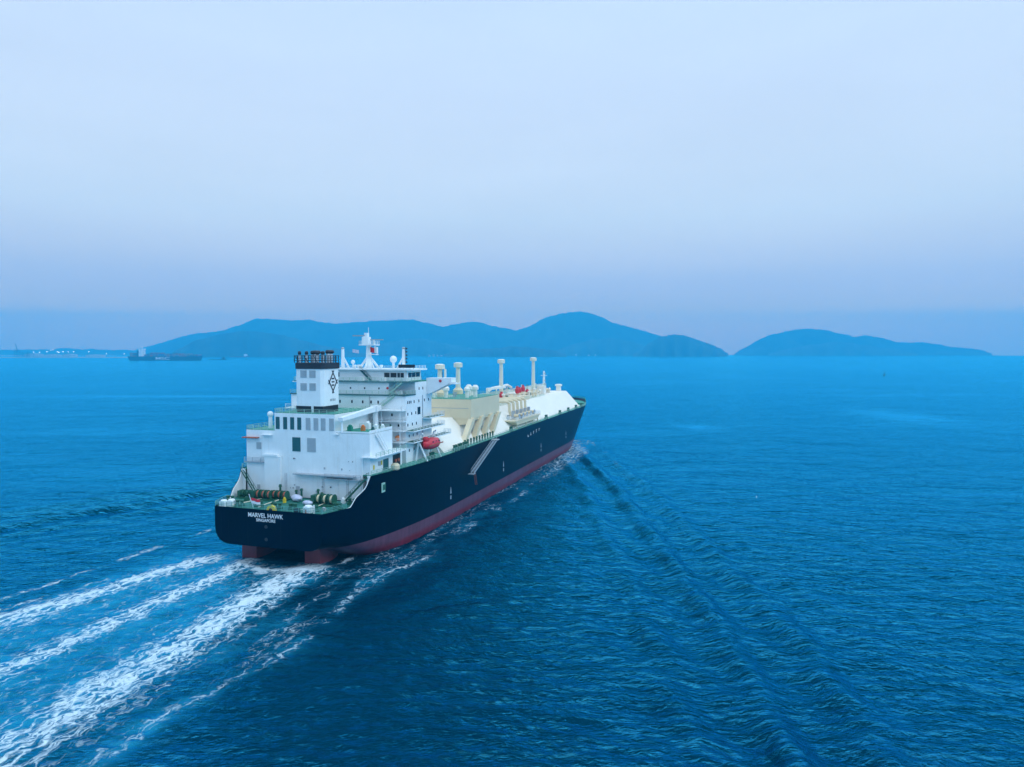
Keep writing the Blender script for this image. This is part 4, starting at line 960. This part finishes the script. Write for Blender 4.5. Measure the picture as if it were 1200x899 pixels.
mb = MB(); [mb.bar((72.5, y, 12.6), (74.2, y, 7.9), .07, 5) for y in (-24.6, -24.0)]; [mb.bar((lerp(72.5, 74.2, i / 9), -24.6, lerp(12.6, 7.9, i / 9)), (lerp(72.5, 74.2, i / 9), -24.0, lerp(12.6, 7.9, i / 9)), .06, 4) for i in range(10)]
mb.build('pilot_ladder', M['rust'], gl)
# davits
for x in (40.8, 50.2):
    MB().tube([(x, -18.9, 20.3), (x, -19.6, 25.0), (x, -20.2, 27.6), (x, -21.0, 28.0)], .32, 6).tube([(x - .1, -22.4, 20.3), (x, -20.0, 25.2)], .25, 6).build('lifeboat_davit', M['white'], ship)

# ---- lifeboat (hangs in the davits: a thing of its own)
def make_lifeboat():
    b = empty('lifeboat', SHIP + Vector((0, 0, 0)), math.pi / 2 - HD, label='enclosed red lifeboat hanging in white davits on the tanker', cat='lifeboat')
    mb = MB(); V = []; n = 14; xs = np.linspace(-5.1, 5.1, 15)
    for x in xs:
        t = abs(x) / 5.1; w = 1.75 * (1 - t ** 3.2) ** .6 + .02; zb = -1.5 + 1.0 * t ** 3; zt = 1.75 - .75 * t ** 2.4
        for k in range(n):
            a = 2 * math.pi * k / n; z = math.sin(a)
            V.append((45.8 + x, -21.2 + w * math.copysign(abs(math.cos(a)) ** .75, math.cos(a)), 24.6 + (zt * z if z > 0 else -zb * z)))
    F = [(i * n + k, i * n + (k + 1) % n, (i + 1) * n + (k + 1) % n, (i + 1) * n + k) for i in range(14) for k in range(n)] + [tuple(range(n)), tuple(range(14 * n, 15 * n))]
    mb.add(V, F); mb.build('hull', M['red'], b, smooth=True)
    MB().lathe((42.3, -21.2, 26.0), [(1.0, 0), (.95, .7), (.5, .95)], 12).build('conning_tower', M['red'], b)
    MB().box(41, 50.6, -23.0, -22.85, 24.45, 24.75).build('fender', M['rust'], b)
    for x in (44, 46, 48): MB().box(x - .4, x + .4, -22.82, -22.5, 25.1, 25.55).build('window', M['glass'], b)
make_lifeboat()
# covered bundles lying on the aft deck
def bundle(x, y, L, W, H, m, label, rz=0):
    p = SHIP + Vector((x * sh - y * ch_, x * ch_ + y * sh, 0))
    mb = MB(); n = 12; V = []
    for i in range(9):
        t = i / 8 * 2 - 1; k = (1 - abs(t) ** 3) ** .5 + .03
        for j in range(n):
            a = 2 * math.pi * j / n; V.append((t * L / 2, W / 2 * k * math.cos(a) * (1 + .15 * math.sin(3 * a + i)), 13.66 + H * .5 + H * .5 * k * math.sin(a) * (1 + .12 * math.cos(2 * a + 2 * i))))
    mb.add(V, [(i * n + k, i * n + (k + 1) % n, (i + 1) * n + (k + 1) % n, (i + 1) * n + k) for i in range(8) for k in range(n)] + [tuple(range(n)), tuple(range(8 * n, 9 * n))])
    o = mb.build('covered_bundle', m, None, smooth=True); o.location = p; o.rotation_euler = (0, 0, math.pi / 2 - HD + rz)
    tag(o, label=label, cat='bundle', group='covered bundles on the aft deck'); return o
bundle(11.5, -.2, 4.0, 2.2, 1.6, M['tarp'], 'larger pale blue tarpaulin bundle on the green aft deck of the tanker', R(60))
bundle(8.5, -5.4, 3.0, 1.6, 1.1, M['tarp'], 'smaller pale tarpaulin bundle beside a winch on the aft deck', R(80))

# ================================================================== far traffic and shore
M['farhull'] = mat('dark_blue_hull_paint', (0.010, 0.020, 0.035), .5, .1, .05)
M['lampglow'] = bpy.data.materials.new('lit_lamp'); M['lampglow'].use_nodes = True
_b = M['lampglow'].node_tree.nodes['Principled BSDF']; _b.inputs['Emission Color'].default_value = (1, .93, .85, 1); _b.inputs['Emission Strength'].default_value = 5.0; _b.inputs['Base Color'].default_value = (.9, .9, .9, 1)
BOX = [mat('container_' + n, c, .6, .1, .1) for n, c in (('red', (.25, .05, .04)), ('blue', (.04, .10, .25)), ('grey', (.2, .2, .2)), ('teal', (.03, .12, .12)), ('rust', (.3, .08, .05)), ('brown', (.2, .1, .06)))]
def container_ship():
    D = 4050.0; x0, x1 = at_px(152, D), at_px(237, D); L = x1 - x0
    s = empty('container_ship', (x0, D, 0), R(2), label='distant loaded container ship with dark hull on the left', cat='ship')
    k = L / 400.0
    mb = MB(); W = 24 * k
    prof = [(0, 6), (0, 22), (380, 22), (400, 27), (392, 0), (384, -3), (12, -3), (10, 3)]
    top = [(0, -W), (330, -W), (375, -W * .6), (400, 0), (375, W * .6), (330, W), (0, W)]
    bot = [(12, -W * .8), (320, -W * .95), (360, -W * .5), (388, 0), (360, W * .5), (320, W * .95), (12, W * .8)]
    V = [(x * k, y, 22 * k + (4 * k if x > 350 else 0)) for x, y in top] + [(x * k, y, -2) for x, y in bot]
    mb.add(V, [tuple(range(7)), tuple(range(13, 6, -1))] + [(i, (i + 1) % 7, 7 + (i + 1) % 7, 7 + i) for i in range(7)])
    mb.build('hull', M['farhull'], s)
    b = MB().box(62 * k, 76 * k, -W, W, 22 * k, 58 * k).box(60 * k, 78 * k, -W * 1.05, W * 1.05, 58 * k, 65 * k).build('superstructure', M['white'], s)
    MB().cone((70 * k, 0, 66 * k), (70 * k, 0, 78 * k), 3 * k, 1.5 * k, 8).build('mast', M['white'], b)
    MB().box(44 * k, 54 * k, -8 * k, 8 * k, 22 * k, 54 * k).build('funnel', M['farhull'], s)
    r = random.Random(5); i = 0
    for j in range(24):
        x = (14 + j * 15.4) * k
        if 42 < x / k < 80 or x / k > 372: continue
        h = r.choice((2, 3, 3, 4, 4)) if x / k < 330 else 2
        for z in range(h):
            MB().box(x, x + 13.6 * k, -W * .98, W * .98, (22 + z * 5.2) * k, (22 + z * 5.2 + 5.0) * k).build('container_stack', r.choice(BOX), s)
    text_part('hull_lettering', 'MSC', 21 * k, frame((232 * k - 42 * k, -W - .9, 10.5 * k), (1, 0, 0), (0, 0, 1)), M['lettering'], s, extrude=.4, xscale=1.9)
container_ship()
def small_vessel(u0, u1, D, label, hullm, housem, house_at=.2, h=1.0, cat='boat', rz=0, group=None):
    x0, x1 = at_px(u0, D), at_px(u1, D); L = x1 - x0; W = max(L * .1, 3)
    s = empty('small_vessel', (x0, D, 0), rz, label=label, cat=cat, group=group)
    fb = max(2.0, L * .045) * h
    V = [(0, -W, fb), (L * .8, -W, fb), (L, 0, fb * 1.5), (L * .8, W, fb), (0, W, fb), (L * .02, -W * .8, -1), (L * .78, -W * .8, -1), (L * .96, 0, -1), (L * .78, W * .8, -1), (L * .02, W * .8, -1)]
    MB().add(V, [(0, 1, 2, 3, 4), (9, 8, 7, 6, 5)] + [(i, (i + 1) % 5, 5 + (i + 1) % 5, 5 + i) for i in range(5)]).build('hull', hullm, s)
    a = L * house_at; hh = max(3.5, L * .09)
    c = MB().box(a, a + L * .14, -W * .7, W * .7, fb, fb + hh).box(a - L * .01, a + L * .12, -W * .75, W * .75, fb + hh, fb + hh * 1.25).build('cabin', housem, s)
    MB().cone((a + L * .06, 0, fb + hh * 1.2), (a + L * .06, 0, fb + hh * 2.2), .5, .25, 6).build('mast', housem, c)
    return s
small_vessel(245, 266, 4300, 'low dark barge lying right of the distant container ship', M['farhull'], M['farhull'], .75, .8, 'barge')
small_vessel(270, 293, 6200, 'small red and white coaster close to the island shore', M['redoxide'], M['white'], .72, 1.2, 'ship')
small_vessel(287, 291, 4400, 'tiny launch below the red and white coaster', M['farhull'], M['farhull'], .4)
small_vessel(594, 610, 7200, 'long thin barge near the shore behind the vent masts', M['farhull'], M['farhull'], .1, .5, 'barge')
small_vessel(514, 521, 6800, 'small dark boat off the island left of the vent masts', M['farhull'], M['grey'], .6)
small_vessel(641, 645, 7000, 'tiny dark boat right of the long thin barge', M['farhull'], M['grey'], .5)
small_vessel(1061, 1069, 7600, 'small boat far off the right hand island', M['farhull'], M['farhull'], .3)
def buoy(u, v, label, tall, m):
    D = CAM_H * F_PX / (v - V0); x = at_px(u, D)
    b = empty('channel_buoy', (x, D, 0), label=label, cat='buoy')
    MB().lathe((0, 0, -.6), [(tall * .16, 0), (tall * .24, .3), (tall * .24, tall * .2), (tall * .1, tall * .3)], 12).build('float', m, b)
    MB().cone((0, 0, tall * .2), (0, 0, tall), tall * .09, tall * .04, 8).build('tower', m, b)
    MB().ball((0, 0, tall), tall * .08).build('lantern', m, b)
buoy(1036.5, 440, 'dark pillar buoy standing alone on the right part of the sea', 9.0, M['farhull'])
buoy(889, 585, 'small white float on the open water right of the tanker', .7, M['lettering'])

# harbour on the far left
D = 5600.0
mb = MB(); x0, x1 = at_px(-120, D), at_px(152, D)
mb.box(x0, x1, D - 40, D + 500, -2, 5); tag(mb.build('quay', M['grey'], None), label='long low harbour quay on the far left shore', kind='structure')
def gantry(u, D, hgt, label, boom_up=True):
    g = empty('harbour_crane', (at_px(u, D), D, 5), label=label, cat='crane', group='cranes of the far harbour')
    s = hgt / 100.0; m = M['farhull']
    for a in (-12, 12):
        for b in (-14, 14): MB().beam((a * s, b * s, 0), (a * s, b * s, 60 * s), 3.2 * s, 3.2 * s).build('leg', m, g)
    MB().box(-15 * s, 15 * s, -16 * s, 16 * s, 55 * s, 61 * s).build('portal_beam', m, g)
    if boom_up: MB().beam((6 * s, 0, 58 * s), (-16 * s, 0, 128 * s), 4.5 * s, 4.5 * s).build('boom', m, g)
    else: MB().beam((-60 * s, 0, 60 * s), (40 * s, 0, 64 * s), 4.5 * s, 4.5 * s).build('boom', m, g)
    MB().beam((0, 0, 60 * s), (0, 0, 88 * s), 3.5 * s, 3.5 * s).build('apex_mast', m, g)
gantry(20.5, 5650, 88, 'tallest far harbour crane with its boom raised, leftmost on the quay', True)
for i, u in enumerate((27, 33)): gantry(u, 5700, 56, ['left', 'right'][i] + ' of two shorter cranes just right of the raised boom crane', False)
for u, w, h, lab in ((40, 16, 30, 'wide dark warehouse beside the harbour cranes'), (62, 14, 24, 'low warehouse in the middle of the lit quay'), (82, 12, 26, 'pale shed right of the middle warehouse on the quay'), (112, 18, 22, 'long flat shed near the right end of the quay')):
    x = at_px(u, 5750); W = w / F_PX * 5750
    mb = MB().box(x - W / 2, x + W / 2, 5720, 5790, 5, 5 + h * .8).prism([(x - W / 2, 5 + h * .8), (x + W / 2, 5 + h * .8), (x, 5 + h)], 'y', 5720, 5790)
    tag(mb.build('warehouse', M['grey'], None), label=lab, cat='warehouse', group='sheds on the harbour quay')
lampl = []
for i, (u, v) in enumerate(((40, 412.6), (47, 413), (55.5, 412.2), (60, 410.2), (62.5, 410), (68, 412), (69.5, 413.2), (74.5, 412.2), (80.5, 412.3), (87, 412.3), (104.5, 412.4), (125, 416), (146, 415.6))):
    v = min(v, 414.6); DD = 5570; z = z_px(v, DD)
    lp = empty('floodlight_mast', (at_px(u, DD), DD, 5), label='lit floodlight mast on the far harbour quay', cat='lamp', group='floodlights along the far quay')
    MB().cone((0, 0, 0), (0, 0, z - 5), .9, .6, 6).build('pole', M['farhull'], lp)
    MB().box(-2.6, 2.6, -1.2, 1.2, z - 7.2, z - 3.0).build('lamp_head', M['lampglow'], lp)
# pale buildings along the island shore
r = random.Random(9)
for i, u in enumerate((503, 508, 512.5, 517, 523, 530, 536, 541, 557, 560, 586, 589, 592, 675, 690, 698)):
    DD = 6800 if u < 600 else 7900; w = r.uniform(14, 28); h = r.uniform(12, 26); x = at_px(u, DD)
    mb = MB().box(x - w / 2, x + w / 2, DD, DD + 22, -1, h).box(x - w * .2, x + w * .2, DD + 4, DD + 16, h, h + 5)
    tag(mb.build('shore_building', M['grey'], None), label='pale block building on the island shore under the ridge', cat='building', group='pale buildings along the island shore')

# ------------------------------------------------------------------ haze: the blue air over the strait
hz = MB().box(-11200, 11200, -11200, 11200, -6, 640).build('haze', bpy.data.materials.new('blue_haze'), None)
hm = hz.data.materials[0]; hm.use_nodes = True; hn = hm.node_tree.nodes; hl = hm.node_tree.links; hn.clear()
ho = hn.new('ShaderNodeOutputMaterial'); pv = hn.new('ShaderNodeVolumePrincipled')
pv.inputs['Color'].default_value = (*HAZE_COLOR, 1); pv.inputs['Density'].default_value = HAZE_DENSITY; pv.inputs['Anisotropy'].default_value = 0.2
hl.new(pv.outputs[0], ho.inputs['Volume']); tag(hz, kind='stuff', label='thin blue haze over the sea')
